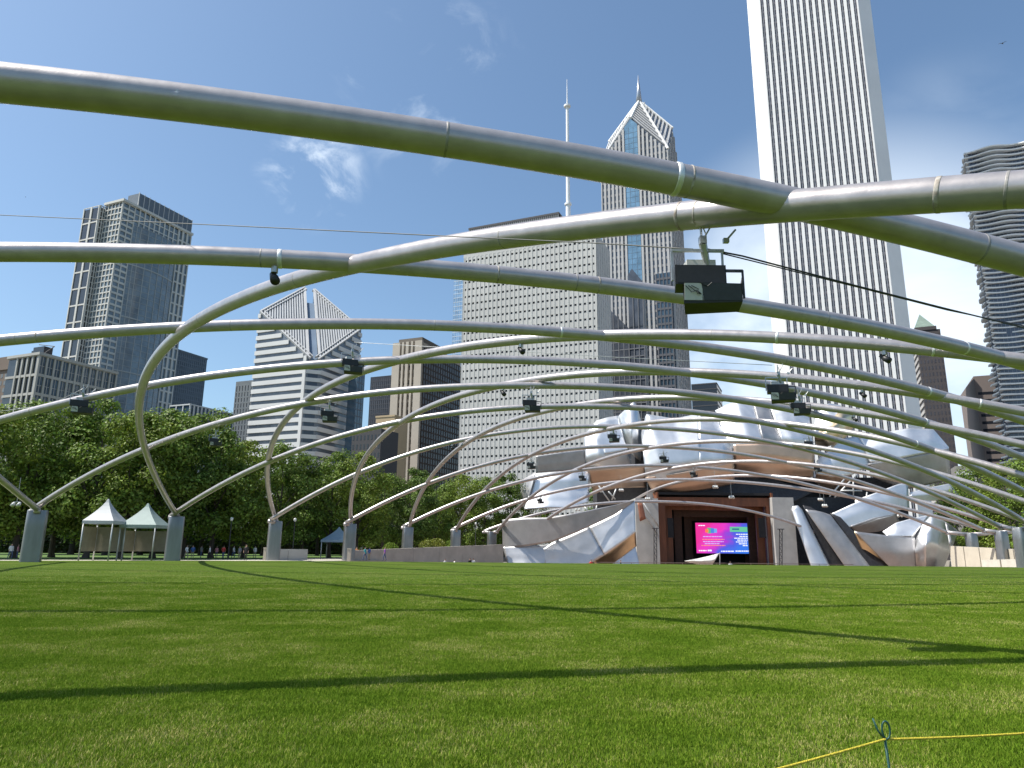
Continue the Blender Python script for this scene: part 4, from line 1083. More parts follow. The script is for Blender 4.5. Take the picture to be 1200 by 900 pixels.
rb.build("mullion", m_wall("grey_mullion", (.42, .42, .44)), B.o, stuff=True)
rb = MB()
for j in range(88):
    z = 3 + j * 3.9
    for i in range(n): B.south(rb, w_ * i / n + .76, w_ * (i + 1) / n - .76, z, z + 1.3, -.04, .4, .2)
rb.build("spandrel", m_wall("plum_spandrel", (.24, .215, .25)), B.o, stuff=True)

# ---- dark tower with green copper pyramid
B = Bld("green_pyramid_tower", "dark stone tower topped with a small green copper pyramid", 1078, 430, 430, 388, 1107.5, 1070, side=1)
dims("pyramid", B)
dk = m_wall("dark_stone", (.075, .068, .072)); B.block("wall", dk, 0, B.w, 0, max(6, B.d), GZ, B.h)
B.block("parapet", dk, -.4, B.w * .86, -.4, max(6, B.d), B.h, B.h + 2.2)
wn_ = MB(); dd = max(6, B.d)
for j in range(30): B.flank(wn_, 1, dd - 1, 6 + j * 4.2, 8 + j * 4.2, .45, .2)
wn_.build("balcony", m_wall("pale_balcony", (.42, .40, .38)), B.o, stuff=True)
wn_ = MB()
for i in range(7):
    for j in range(32): B.south(wn_, B.w * (i + .3) / 7, B.w * (i + .7) / 7, 6 + j * 4.1, 8.2 + j * 4.1, .05, .05)
wn_.build("window", m_glass("brown_window", (.055, .05, .06), .3), B.o, stuff=True)
zt = B.z_at(0, 362, B.w * .4, 3); q = [B.pt(0, 0, B.h + 2.2), B.pt(B.w * .8, 0, B.h + 2.2), B.pt(B.w * .8, dd, B.h + 2.2), B.pt(0, dd, B.h + 2.2), B.pt(B.w * .4, dd * .5, zt)]
py = MB(); py.add(q, [(0, 1, 4), (1, 2, 4), (2, 3, 4), (3, 0, 4), (3, 2, 1, 0)]); py.build("roof", mat("copper_patina", (.15, .205, .175), .7, var=.2, vscale=.3), B.o)
# ---- brown tower with slanted top
B = Bld("brown_slant_tower", "brown tower with a slanted shoulder between the green pyramid and the wavy balconies", 1149, 500, 430, 441, None, 1130, side=1, w=40)
dims("hotel", B)
br2 = m_wall("brown_granite", (.19, .155, .14)); zlow = B.z_at(0, 464, 0, B.d)
b = MB(); b.prism([(p.x, p.y) for p in (B.pt(0, 0, 0), B.pt(B.w, 0, 0), B.pt(B.w, B.d, 0), B.pt(0, B.d, 0))], GZ, [B.h, B.h, zlow, zlow]); b.build("wall", br2, B.o)
wn_ = MB()
for j in range(22):
    z = B.h - 12 - j * 4.6
    if z > 2: B.south(wn_, 1.2, B.w - .5, z, z + 1.7, .06, .05)
wn_.build("window_band", g_dark, B.o, stuff=True)
# ---- low block in front of it
B = Bld("low_grey_block", "low grey block with pale floor bands at the foot of the slanted brown tower", 1121, 555, 235, 546, 1144, None, side=1, d=10)
B.block("wall", m_wall("mid_grey", (.20, .19, .185)), 0, B.w, 0, B.d, GZ, B.h); wn_ = MB()
for j in range(5): B.south(wn_, 0, B.w, B.h - 3 - j * 3, B.h - 2 - j * 3, .3, .05)
wn_.build("floor_band", pale, B.o, stuff=True)
# ---- tower of wavy balconies
B = Bld("wavy_balcony_tower", "high tower wrapped in white wavy balcony slabs at the right edge", 1148, 300, 350, 178, None, 1138.5, side=1, w=46)
dims("wavy", B)
dW = max(18, B.d); zr = B.h
B.block("glazing", m_glass("night_glass", (.06, .075, .11), .08), 2.2, B.w, 2.2, dW, GZ, zr - .5)
wslab = m_wall("white_slab", (.80, .80, .78), .05); nfl = 84; fh = 3.0
m_rl = m_wall("slab_rail", (.40, .41, .42))
flh = (zr - 4) / 78
for j in range(8, 79):
    z = 4 + j * flh; b = MB(); poly = []
    for i in range(25):
        u = B.w * i / 24; o = 1.3 + 1.25 * math.sin(u * .30 + j * .055) + .8 * math.sin(u * .13 - j * .11 + 1.7) + .35 * math.sin(j * .9)
        poly.append((u, 2.2 - 1.0 - o))
    for i in range(1, 7):
        v = dW * i / 6; o = .8 + .9 * math.sin(v * .33 + j * .09) + .9 * math.sin(j * 1.57 + v * .1)
        poly.insert(0, (2.2 - .6 - o, v))
    poly += [(B.w, 3), (3, 3), (3, dW)]
    b.prism([(B.pt(u, v, 0).x, B.pt(u, v, 0).y) for u, v in poly], z - .72, z); b.build("balcony_slab", wslab, B.o)
mu = MB()
for i in range(26): B.south(mu, B.w * i / 26, B.w * i / 26 + .3, 20, zr - .6, .08, .05, 2.2)
for i in range(8): B.flank(mu, 2.2 + dW * i / 9, 2.5 + dW * i / 9, 20, zr - .6, .08, .05, 2.2)
mu.build("mullion", m_wall("blue_grey_mullion", (.16, .18, .22)), B.o, stuff=True)  # mullions in one even blue-grey
# ---- small dark block peeking over the bandshell
B = Bld("small_dark_block", "small dark louvred block peeking over the top of the bandshell", 841, 470, 236, 448, 811, None, d=14)
B.block("wall", g_black, 0, B.w, 0, B.d, GZ, B.h)
wn_ = MB()
for j in range(6): B.south(wn_, 0, B.w, B.h - .4 - j * 1.9, B.h - .1 - j * 1.9, .12, .05); B.flank(wn_, 0, B.d, B.h - .4 - j * 1.9, B.h - .1 - j * 1.9, .12, .05)
wn_.build("louvre", m_wall("dim_louvre", (.06, .06, .065)), B.o, stuff=True)

# ================================================================ trees
m_leaf = mat("leaf", (0.105, 0.170, 0.022), 0.55, var=.30, vscale=.5, island=.45, trans=.26, spec=.3, col2=(0.175, 0.250, 0.038))
m_leaf_b = mat("leaf_dark", (0.070, 0.122, 0.018), 0.55, var=.30, vscale=.5, island=.45, trans=.26, spec=.3, col2=(0.120, 0.185, 0.028))
m_leaf_c = mat("leaf_bright", (0.125, 0.180, 0.020), 0.55, var=.30, vscale=.5, island=.45, trans=.30, spec=.3, col2=(0.205, 0.270, 0.036))
m_bark = mat("bark", (0.075, 0.06, 0.048), .95, var=.3, vscale=6, bump=.4, bscale=14, stretch=(1, 1, .25))
def crown_mesh(seed, nleaf=10500, leaf=.0265):
    r = random.Random(seed); b = MB(); blobs = []
    for i in range(40):
        t = r.random(); z = .17 + .79 * t
        prof_r = .30 * math.sin(math.pi * min(1, max(.05, (z - .04) / .99))) ** .55
        a = r.uniform(0, 6.283); rr = prof_r * math.sqrt(r.uniform(.12, 1.0))
        blobs.append((math.cos(a) * rr, math.sin(a) * rr, z + r.uniform(-.03, .03), r.uniform(.055, .115)))
    blobs.append((r.uniform(-.05, .05), r.uniform(-.05, .05), .97, .06))
    vs = []; fs = []
    for _ in range(nleaf):
        bx, by, bz, br = r.choice(blobs)
        d = Vector((r.gauss(0, 1), r.gauss(0, 1), r.gauss(0, 1) + .25)).normalized(); q = br * (.45 + .75 * r.random() ** .7)
        p = Vector((bx, by, bz)) + Vector((d.x, d.y, d.z * .8)) * q
        n = (d + Vector((r.gauss(0, .42), r.gauss(0, .42), r.gauss(0, .42) + .35))).normalized()
        t1 = n.cross(Vector((r.gauss(0, 1), r.gauss(0, 1), r.gauss(0, 1)))).normalized(); t2 = n.cross(t1)
        s = leaf * r.uniform(.55, 1.15); o = len(vs)
        vs += [p - t1 * s * .5, p + t2 * s * .32 + n * s * .08, p + t1 * s * .5, p - t2 * s * .32 + n * s * .08]
        fs.append((o, o + 1, o + 2, o + 3))
    me = bpy.data.meshes.new("crown"); me.from_pydata(vs, [], fs); me.materials.append((m_leaf, m_leaf_b, m_leaf, m_leaf_c)[seed % 4]); return me
def trunk_mesh(seed):
    r = random.Random(seed); b = MB()
    b.tube([(0, 0, 0), (.003, .002, .03), (.004, -.002, .16), (.0, .004, .34), (.01, .0, .60), (.0, .0, .82)], [.026, .019, .016, .013, .007, .002], 9)
    for i in range(8):
        a = i * 2.4 + r.uniform(-.4, .4); z0 = .17 + .045 * i; l = r.uniform(.13, .22)
        b.tube([(0, 0, z0), (math.cos(a) * l * .4, math.sin(a) * l * .4, z0 + l * .55), (math.cos(a) * l, math.sin(a) * l, z0 + l * 1.25)], [.0085, .0055, .0015], 6)
    me = bpy.data.meshes.new("trunk"); me.from_pydata(b.v, [], b.f); me.materials.append(m_bark); return me
crowns = [crown_mesh(11 + i) for i in range(4)]; trunks = [trunk_mesh(31 + i) for i in range(2)]
def tree(px, ytop, Y, label, i, group, spread=1.0, base=-.1):
    p = at(px, 640, Y); lo, hi = 0.0, 60.0
    for _ in range(30):
        mid = (lo + hi) / 2
        if project((p.x, Y, mid))[1] > ytop: lo = mid
        else: hi = mid
    h = (lo - base) / 1.0
    o = thing("tree", label, "tree", (p.x, Y, base), group)
    w = max(h, 12.0) * spread
    for nm, me in (("crown", crowns[i % 4]), ("trunk", trunks[i % 2])):
        c = bpy.data.objects.new(nm, me); COL.objects.link(c); c.parent = o
        k = w if nm == "crown" else h
        c.scale = (k, k, h); c.rotation_euler = (0, 0, i * 2.1)
G1 = "trees along the promenade left of the lawn"
TL = [(-34, 478, 84, "leafy tree cut by the left picture edge behind the first post"), (18, 474, 87, "tall leafy tree behind the leftmost post under the masonry building"),
 (62, 480, 93, "leafy tree rising between the leftmost post and the first white tent"), (102, 471, 89, "tallest leafy tree, straight above the first white tent"),
 (142, 483, 91, "leafy tree above the greenish second tent"), (180, 482, 95, "leafy tree left of the second post, below the residential tower"),
 (214, 487, 99, "leafy tree directly behind the second trellis post"), (248, 491, 101, "leafy tree just right of the second trellis post"),
 (286, 519, 105, "lower leafy tree below the beige ribbed block"), (324, 522, 108, "leafy tree behind the third trellis post, below the diamond tower"),
 (354, 537, 113, "leafy tree under the right flank of the diamond tower"), (386, 532, 116, "bright leafy tree between the third and fourth trellis posts"),
 (417, 532, 119, "bright leafy tree behind the fourth trellis post"), (448, 557, 131, "leafy tree below the tan stepped building"),
 (479, 550, 133, "leafy tree behind the fifth trellis post under the limestone tower"), (509, 560, 139, "leafy tree below the dark flank of the limestone tower"),
 (539, 557, 143, "leafy tree behind the sixth trellis post"), (567, 560, 148, "leafy tree below the left edge of the gridded slab"),
 (597, 556, 152, "leafy tree rising behind the left end of the bandshell"), (628, 572, 158, "leafy tree partly hidden by the left bandshell sails")]
for i, (px, yt, Y, lab) in enumerate(TL): tree(px, yt, Y, lab, i, G1, 1.0 if Y < 104 else 1.0)
T2 = [(-8, 492, 117, "shaded rear tree behind the leftmost post"), (44, 497, 120, "shaded rear tree left of the tents"), (84, 492, 123, "shaded rear tree behind the first white tent"), (124, 497, 118, "shaded rear tree between the two tents"),
 (165, 500, 125, "shaded rear tree right of the tents"), (200, 505, 124, "shaded rear tree behind the second post"), (236, 508, 128, "shaded rear tree above the crowd"), (272, 527, 130, "shaded rear tree left of the third post"),
 (308, 536, 135, "shaded rear tree behind the low concrete wall"), (340, 545, 138, "shaded rear tree behind the third post"), (372, 548, 142, "shaded rear tree behind the blue grey tent"), (402, 548, 146, "shaded rear tree behind the fourth post"),
 (432, 566, 150, "shaded rear tree over the long wall's low end"), (464, 566, 155, "shaded rear tree over the long wall's middle"), (495, 570, 160, "shaded rear tree right of the fifth post"),
 (524, 571, 166, "shaded rear tree left of the sixth post"), (553, 572, 170, "shaded rear tree over the long wall's high end"), (707, 572, 182, "tree glimpsed through the gap in the left bandshell sails")]
for i, (px, yt, Y, lab) in enumerate(T2): tree(px, yt, Y, lab, i + 1, "second row of trees deeper under the shade", 1.05)
TR = [(1134, 558, 152, "leafy tree just right of the green grey bandshell panel"), (1160, 551, 142, "leafy tree below the slanted brown tower"), (1188, 546, 136, "leafy tree below the wavy tower at the right edge"),
      (1222, 538, 128, "leafy tree cut by the right picture edge"), (1150, 575, 175, "small rear tree between the bandshell and the right trees"), (1180, 566, 168, "small rear tree behind the right trees")]
for i, (px, yt, Y, lab) in enumerate(TR): tree(px, yt, Y, lab, i + 2, "trees right of the bandshell", 1.1)
# clipped shrubs by the wall
m_shr = mat("shrub_leaf", (0.16, 0.19, 0.02), .6, var=.25, vscale=1, island=.35, trans=.25, col2=(0.20, 0.22, 0.03))
def shrub(px, Y, w, h, z, lab, seed, m):
    r = random.Random(seed); p = at(px, 640, Y); vs = []; fs = []
    for _ in range(700):
        d = Vector((r.gauss(0, 1), r.gauss(0, 1), abs(r.gauss(0, 1)))).normalized() * r.uniform(.6, 1.0)
        q = Vector((p.x + d.x * w / 2, Y + d.y * w / 2, z + d.z * h)); n = Vector((r.gauss(0, 1), r.gauss(0, 1), r.gauss(0, 1))).normalized(); t = n.orthogonal().normalized(); u = n.cross(t); o = len(vs); s = r.uniform(.10, .2)
        vs += [q - t * s, q + u * s * .6, q + t * s, q - u * s * .6]; fs.append((o, o + 1, o + 2, o + 3))
    me = bpy.data.meshes.new("shrub"); me.from_pydata(vs, [], fs); me.materials.append(m); o = bpy.data.objects.new("shrub", me); COL.objects.link(o)
    tag(o, lab, "shrub", "shrubs above the long wall")
shrub(500, 124, 3.0, 1.5, 1.5, "round yellow green shrub above the long wall, left of its neighbour", 1, m_shr); shrub(512, 125, 3.4, 1.8, 1.5, "larger yellow green shrub above the middle of the long wall", 2, m_shr)
shrub(526, 126, 2.4, 1.3, 1.6, "darker green shrub above the right half of the long wall", 3, m_leaf); shrub(458, 112, 2.6, 1.2, 1.2, "dark green shrub above the low left end of the long wall", 4, m_leaf)

m_shade_leaf = mat("shade_leaf", (0.022, 0.036, 0.010), .7, var=.3, vscale=.6, island=.4)
# added leaf banks, coloured dark to put in the shade under the trees
def shade_hedge(p0, p1, h, th, lab, seed, n):
    r = random.Random(seed); vs = []; fs = []; d = p1 - p0
    for _ in range(n):
        q = p0 + d * r.random() + Vector((r.uniform(-th, th), r.uniform(-th, th), -.1 + h * r.random() ** .8 * r.uniform(.9, 1.08)))
        nn = Vector((r.gauss(0, 1), r.gauss(0, 1), r.gauss(0, 1))).normalized(); t = nn.orthogonal().normalized(); u = nn.cross(t); o = len(vs); s = r.uniform(.25, .5)
        vs += [q - t * s, q + u * s * .6, q + t * s, q - u * s * .6]; fs.append((o, o + 1, o + 2, o + 3))
    me = bpy.data.meshes.new("shade_foliage"); me.from_pydata(vs, [], fs); me.materials.append(m_shade_leaf)
    e = thing("shade_hedge", lab, "shade_hedge", tuple(p0), "added dark leaf banks giving the shade under the trees"); o = bpy.data.objects.new("shade_foliage", me); COL.objects.link(o); o.parent = e; o.matrix_parent_inverse = Matrix.Translation(-p0)
    b = MB(); w = Vector((-d.y, d.x, 0)).normalized() * .3; b.frame_box(p0 - w - ZV * .1, d, w * 2, ZV * (h * .8)); b.build("stem", m_bark, e)
f3 = lambda px, Y: Vector((at(px, 645, Y).x, Y, 0))
shade_hedge(f3(-60, 135), f3(205, 140), 4.2, .9, "added dark leaf bank for the shade behind the tents and the leftmost posts", 1, 9000)
shade_hedge(f3(210, 150), f3(420, 158), 4.6, .9, "added dark leaf bank for the shade behind the crowd between second and fourth posts", 2, 9000)
shade_hedge(f3(425, 168), f3(600, 180), 5.5, .9, "added dark leaf bank for the shade behind the long concrete wall", 3, 9000)
shade_hedge(f3(1118, 172), f3(1240, 150), 6.0, .9, "added dark leaf bank behind the panel wall at the right", 4, 5000)

# ================================================================ walls left and right
m_wallc = mat("warm_concrete", (0.42, 0.385, 0.33), .9, var=.16, vscale=.5, bump=.15, bscale=3)
m_pale = mat("pale_concrete", (0.52, 0.47, 0.38), .9, var=.10, vscale=.5, bump=.1, bscale=3)
def wall(name, label, p0, p1, z0a, z1a, z0b, z1b, th, m, panels=1, pname="panel", gap=.05):
    o = thing(name, label, "wall", (p0.x, p0.y, z0a)); d = (p1 - p0); d.z = 0; n = Vector((-d.y, d.x, 0)).normalized() * th
    for i in range(panels):
        t0, t1 = i / panels, (i + 1) / panels; g = gap / d.length / 2
        a, c = p0 + d * (t0 + g), p0 + d * (t1 - g); b = MB()
        b.prism([(a.x, a.y), (c.x, c.y), (c.x + n.x, c.y + n.y), (a.x + n.x, a.y + n.y)],
                [z0a, z0a, z0a, z0a], [z1a + (z1b - z1a) * t0, z1a + (z1b - z1a) * t1, z1a + (z1b - z1a) * t1, z1a + (z1b - z1a) * t0])
        b.build(pname, m, o)
    return o
f2 = lambda px, Y: Vector((at(px, 645, Y).x, Y, 0))
wall("retaining_wall", "long plain concrete wall rising towards the left end of the bandshell", f2(414, 97), f2(590, 131), -3.0, 1.15, 0, 2.3, .5, m_wallc, 6)
wall("low_wall", "short low grey concrete wall with a pale end post by the third trellis post", f2(314, 92), f2(361, 96), -.3, 1.25, 0, 1.25, .45, m_conc, 2)
for px, lab in ((311.5, "pale stone bollard at the left end of the short low wall"), (409.5, "pale stone bollard beside the fourth trellis post")):
    p = f2(px, 91); b = MB(); b.box((p.x, p.y, .55), (.42, .42, 1.5)); b.box((p.x, p.y, 1.37), (.50, .50, .14)); tag(b.build("bollard", m_pale), lab, "bollard")
wall("panel_wall", "tall pale concrete panel wall right of the rounded steel nose", at(1113, 648, 113) * 1.0, at(1235, 648, 90), -3.0, 2.65, 0, 1.95, .5, m_pale, 6, gap=.22)
wall("barrier_wall", "low whitish barrier wall standing before the panel wall at the right", at(1149, 655, 95), at(1196, 655, 91), -.4, .75, 0, .95, .4, mat("white_concrete", (.60, .56, .48), .85, var=.08), 2, gap=.16)
# light strip of path at the lawn's left edge
m_path = mat("pale_path", (0.50, 0.46, 0.38), .9, var=.12, vscale=.8); b = MB()
b.prism([(-60, 69.5), (-49, 71.6), (-34.6, 80.6), (-24.0, 88.4), (-25.6, 90.6), (-36, 83.2), (-50, 74.4), (-61, 72.2)], -.2, -.05); structure(b.build("path", m_path))

# ================================================================ tents under the trees
m_tent = mat("tent_fabric", (0.42, 0.44, 0.46), .55, var=.05, vscale=1, trans=.15); m_tent2 = mat("tent_fabric_green", (0.28, 0.36, 0.34), .6, var=.06, trans=.2)
m_side = mat("tent_sidewall", (0.34, 0.31, 0.23), .8, var=.1, trans=.3)
def tent(px, Y, w, eave, apex, label, m, sides=True, rot=.06):
    p = f2(px, Y); o = thing("peaked_tent", label, "tent", (p.x, p.y, -.1), "peaked tents under the trees"); rt = Matrix.Rotation(rot, 3, 'Z'); h = w / 2
    b = MB(); n = 8; ring_ = []
    for j in range(7):
        t = j / 6; r = h * (1 - t) ** 1.35 + .06; z = eave + (apex - eave) * t; cs = []
        for q in range(4):
            a, c = [(-1, -1), (1, -1), (1, 1), (-1, 1)][q], [(-1, -1), (1, -1), (1, 1), (-1, 1)][(q + 1) % 4]
            for s in range(n): f = s / n; cs.append(p + rt @ Vector(((a[0] + (c[0] - a[0]) * f) * r, (a[1] + (c[1] - a[1]) * f) * r, 0)) + ZV * z)
        ring_.append(cs)
    vs = [v for c in ring_ for v in c]; k = 4 * n; fs = [(j * k + i, j * k + (i + 1) % k, (j + 1) * k + (i + 1) % k, (j + 1) * k + i) for j in range(6) for i in range(k)] + [tuple(6 * k + i for i in range(k))]
    vs += [v - ZV * .32 for v in ring_[0]]; fs += [(7 * k + i, 7 * k + (i + 1) % k, (i + 1) % k, i) for i in range(k)]
    b.add(vs, fs); b.build("canopy", m, o)
    for a in ((-1, -1), (1, -1), (1, 1), (-1, 1)):
        q = p + rt @ Vector((a[0] * h * .97, a[1] * h * .97, 0)); b = MB(); b.tube([(q.x, q.y, -.1), (q.x, q.y, eave - .05)], .07, 8); b.build("pole", m_strut, o, smooth=True)
    if sides:
        a, c = p + rt @ Vector((-h * .9, h * .95, 0)), p + rt @ Vector((h * .9, h * .95, 0)); b = MB(); b.frame_box((a.x, a.y, .9), c - a, rt @ Vector((0, .05, 0)), ZV * (eave - 1.5)); b.build("side_panel", m_side, o)
        a, c = p + rt @ Vector((-h * .95, -h * .85, 0)), p + rt @ Vector((-h * .95, h * .9, 0)); b = MB(); b.frame_box((a.x, a.y, .9), c - a, rt @ Vector((.05, 0, 0)), ZV * (eave - 1.5)); b.build("side_panel", m_side, o)
tent(119, 76, 3.0, 4.0, 6.3, "white peaked tent, its silvery canopy catching the sun, between the first two posts", m_tent)
tent(167, 79, 3.7, 3.7, 6.05, "greenish grey peaked tent just left of the second post", m_tent2)
tent(396, 112, 4.4, 2.6, 4.6, "small blue grey tent deep under the trees near the fourth post", mat("tent_fabric_blue", (0.22, 0.30, 0.36), .6, var=.06), False)
def lamp_post(px, Y, top, label):
    p = f2(px, Y); z = at(px, top, Y).z; o = thing("lamp_post", label, "street lamp", (p.x, p.y, -.1), "lamp posts under the trees")
    b = MB(); b.tube([(p.x, p.y, -.1), (p.x, p.y, .5), (p.x, p.y, .55), (p.x, p.y, z - .5)], [.14, .12, .08, .055], 8); b.build("pole", m_frame, o)
    b = MB(); b.tube([(p.x, p.y, z - .5), (p.x, p.y, z - .35), (p.x, p.y, z - .1), (p.x, p.y, z)], [.10, .2, .2, .05], 10); b.build("lantern", mat("milk_glass", (.6, .6, .56), .4), o, smooth=True)
lamp_post(268, 96, 606, "dark lamp post with pale lantern between the second and third trellis posts"); lamp_post(343, 101, 607, "lamp post with pale lantern just right of the third trellis post"); lamp_post(557, 132, 612, "lamp post with pale lantern between the last two left posts")

# ================================================================ people
def person_mesh(pose):
    st, sw = pose
    V = [(0, 0, .93), (0, .0, 1.12), (0, .0, 1.36), (0, -.01, 1.47), (0, -.02, 1.55), (0, -.03, 1.66), (0, -.02, 1.74),
         (.10, 0, .88), (.11, -st * .5, .50), (.11, -st * .35, .09), (.11, -st * .35 - .15, .03), (-.10, 0, .88), (-.11, st * .4, .50), (-.11, st * .75, .10), (-.11, st * .75 - .14, .03),
         (.19, 0, 1.39), (.25, .03, 1.13), (.24 - sw, -.08 - sw, .92), (-.19, 0, 1.39), (-.25, .02, 1.13), (-.24, -.05, .90), (.235 - sw, -.12 - sw, .82), (-.235, -.08, .80)]
    E_ = [(0, 1), (1, 2), (2, 3), (3, 4), (4, 5), (5, 6), (0, 7), (7, 8), (8, 9), (9, 10), (0, 11), (11, 12), (12, 13), (13, 14), (2, 15), (15, 16), (16, 17), (2, 18), (18, 19), (19, 20), (17, 21), (20, 22)]
    Rr = [.15, .14, .16, .07, .06, .095, .07, .095, .065, .045, .04, .095, .065, .045, .04, .07, .05, .036, .07, .05, .036, .038, .038]
    me = bpy.data.meshes.new("skeleton"); me.from_pydata(V, E_, []); o = bpy.data.objects.new("skeleton", me); COL.objects.link(o)
    sk = o.modifiers.new("skin", 'SKIN'); sk.use_smooth_shade = True
    for i, r in enumerate(Rr): me.skin_vertices[0].data[i].radius = (r * 1.05, r * .85)
    me.skin_vertices[0].data[0].use_root = True
    ss = o.modifiers.new("s", 'SUBSURF'); ss.levels = 1
    dg_ = bpy.context.evaluated_depsgraph_get(); ev = o.evaluated_get(dg_); out = bpy.data.meshes.new_from_object(ev); bpy.data.objects.remove(o)
    out.materials.clear()
    for _ in range(4): out.materials.append(None)
    for p in out.polygons:
        c = p.center; arm = abs(c.x) > .2
        p.material_index = 0 if (c.z > 1.46 or (arm and c.z < 1.08) ) else (1 if c.z > .92 or arm else (2 if c.z > .09 else 3))
        if c.z > 1.66 or (c.z > 1.56 and c.y > .015): p.material_index = 3
        p.use_smooth = True
    return out
pmesh = [person_mesh((0.0, 0.0)), person_mesh((.32, 0.05)), person_mesh((.16, .12))]
m_skin = mat("skin", (.42, .26, .19), .6, var=.05); m_hair = mat("hair_shoes", (.035, .028, .024), .7, var=.1)
cloth = lambda n, c: mat("cloth_" + n, c, .85, var=.08, vscale=6)
SH_ = {"white": (.72, .72, .70), "teal": (.06, .36, .40), "red": (.55, .06, .05), "black": (.02, .02, .022), "purple": (.24, .07, .38), "blue": (.07, .14, .36), "grey": (.28, .28, .29), "pink": (.62, .28, .32), "orange": (.60, .24, .08), "khaki": (.34, .29, .20), "denim": (.08, .11, .20)}
def person(px, Y, z, shirt, legs, pose, rz, label, h=1.0):
    p = f2(px, Y); o = bpy.data.objects.new("person", pmesh[pose]); COL.objects.link(o); o.location = (p.x, p.y, z); o.rotation_euler = (0, 0, rz); o.scale = (h, h, h)
    for i, m in enumerate((m_skin, cloth(shirt, SH_[shirt]), cloth(legs, SH_[legs]), m_hair)):
        o.material_slots[i].link = 'OBJECT'; o.material_slots[i].material = m
    tag(o, label, "person", "people around the edge of the lawn")
PE = [(36.5, 70.6, -.05, "white", "black", 0, 2.8, "person in white shirt and black trousers standing before the leftmost post", 1.0), (40.5, 71.2, -.05, "grey", "white", 2, .5, "person in grey top and white trousers beside the leftmost post", .94),
 (13, 82, -.1, "white", "denim", 1, 1.2, "person in white shirt and jeans walking at the left edge under trees", 1.0), (21, 86, -.1, "pink", "denim", 0, 2.0, "person in pink top left of the leftmost post", .96),
 (219, 92, -.1, "white", "khaki", 1, 1.4, "person in white shirt walking just right of the second post", 1.0), (226, 95, -.1, "blue", "khaki", 0, .3, "person in blue shirt near the second post", 1.0),
 (236, 99, -.1, "grey", "denim", 2, 2.6, "person in grey shirt in the shade near the first lamp post", 1.0), (246, 93, -.1, "white", "black", 1, -1.2, "person in white top and black trousers walking left of the first lamp post", .97),
 (254, 101, -.1, "pink", "denim", 0, .8, "person in pink shirt under the trees at the first lamp post", .95), (262, 96, -.1, "red", "denim", 2, 3.0, "person in red shirt and jeans by the first lamp post", 1.0),
 (274, 100, -.1, "white", "denim", 1, 1.7, "person in white shirt and jeans walking right of the first lamp post", 1.0), (281, 97, -.1, "grey", "khaki", 0, -.4, "person in grey shirt and khaki trousers by the dark figure", .97),
 (288.5, 88, -.1, "black", "black", 0, .2, "person all in black standing at the lawn edge left of the low wall", 1.08), (299, 103, -.1, "white", "khaki", 2, .9, "person in white shirt and khaki trousers behind the low wall's left end", 1.0),
 (428, 95, -.1, "teal", "denim", 1, 1.3, "person in teal shirt walking right of the fourth post", 1.0), (433, 97, -.1, "blue", "khaki", 0, 2.4, "person in blue shirt and khaki trousers right of the teal shirt", 1.0),
 (451, 94, -.1, "purple", "denim", 1, -1.4, "person in purple shirt and jeans before the long wall", 1.0), (418, 100, -.1, "orange", "denim", 2, .4, "person in orange shirt beside the fourth post", 1.0),
 (551, 97, -1.4, "black", "khaki", 2, .6, "person in black shirt at the right end of the long wall", 1.0), (555, 98, -1.4, "white", "denim", 0, -.5, "person in white shirt at the right end of the long wall", .97),
 (522, 96, -1.35, "white", "black", 0, 1.0, "person in white shirt and black trousers before the long wall's middle", .9), (533, 96.5, -1.4, "white", "denim", 2, 2.0, "person in white shirt and jeans before the long wall's middle", .88),
 (692.5, 97, -1.45, "red", "denim", 0, .3, "person in red shirt before the left wing of the bandshell", 1.0), (727, 97, -1.45, "black", "black", 1, 1.5, "person in black before the pale triangular bandshell panel", 1.0), (855, 100, -1.5, "white", "khaki", 2, -.6, "person in white right of the fabric shelter", 1.0),
 (1123, 117.5, 1.0, "purple", "black", 0, .1, "person in purple above the panel wall beside the steel nose", 1.0), (1141, 113.5, .9, "white", "black", 2, .4, "person in white leaning over the panel wall at the right", 1.0)]
for a in PE: person(*a)
b = MB(); b.prism([(p.x, p.y) for p in (at(1112, 640, 116), at(1150, 640, 112), at(1150, 640, 120), at(1112, 640, 122))], -3.1, .9); structure(b.build("side_platform", m_conc))

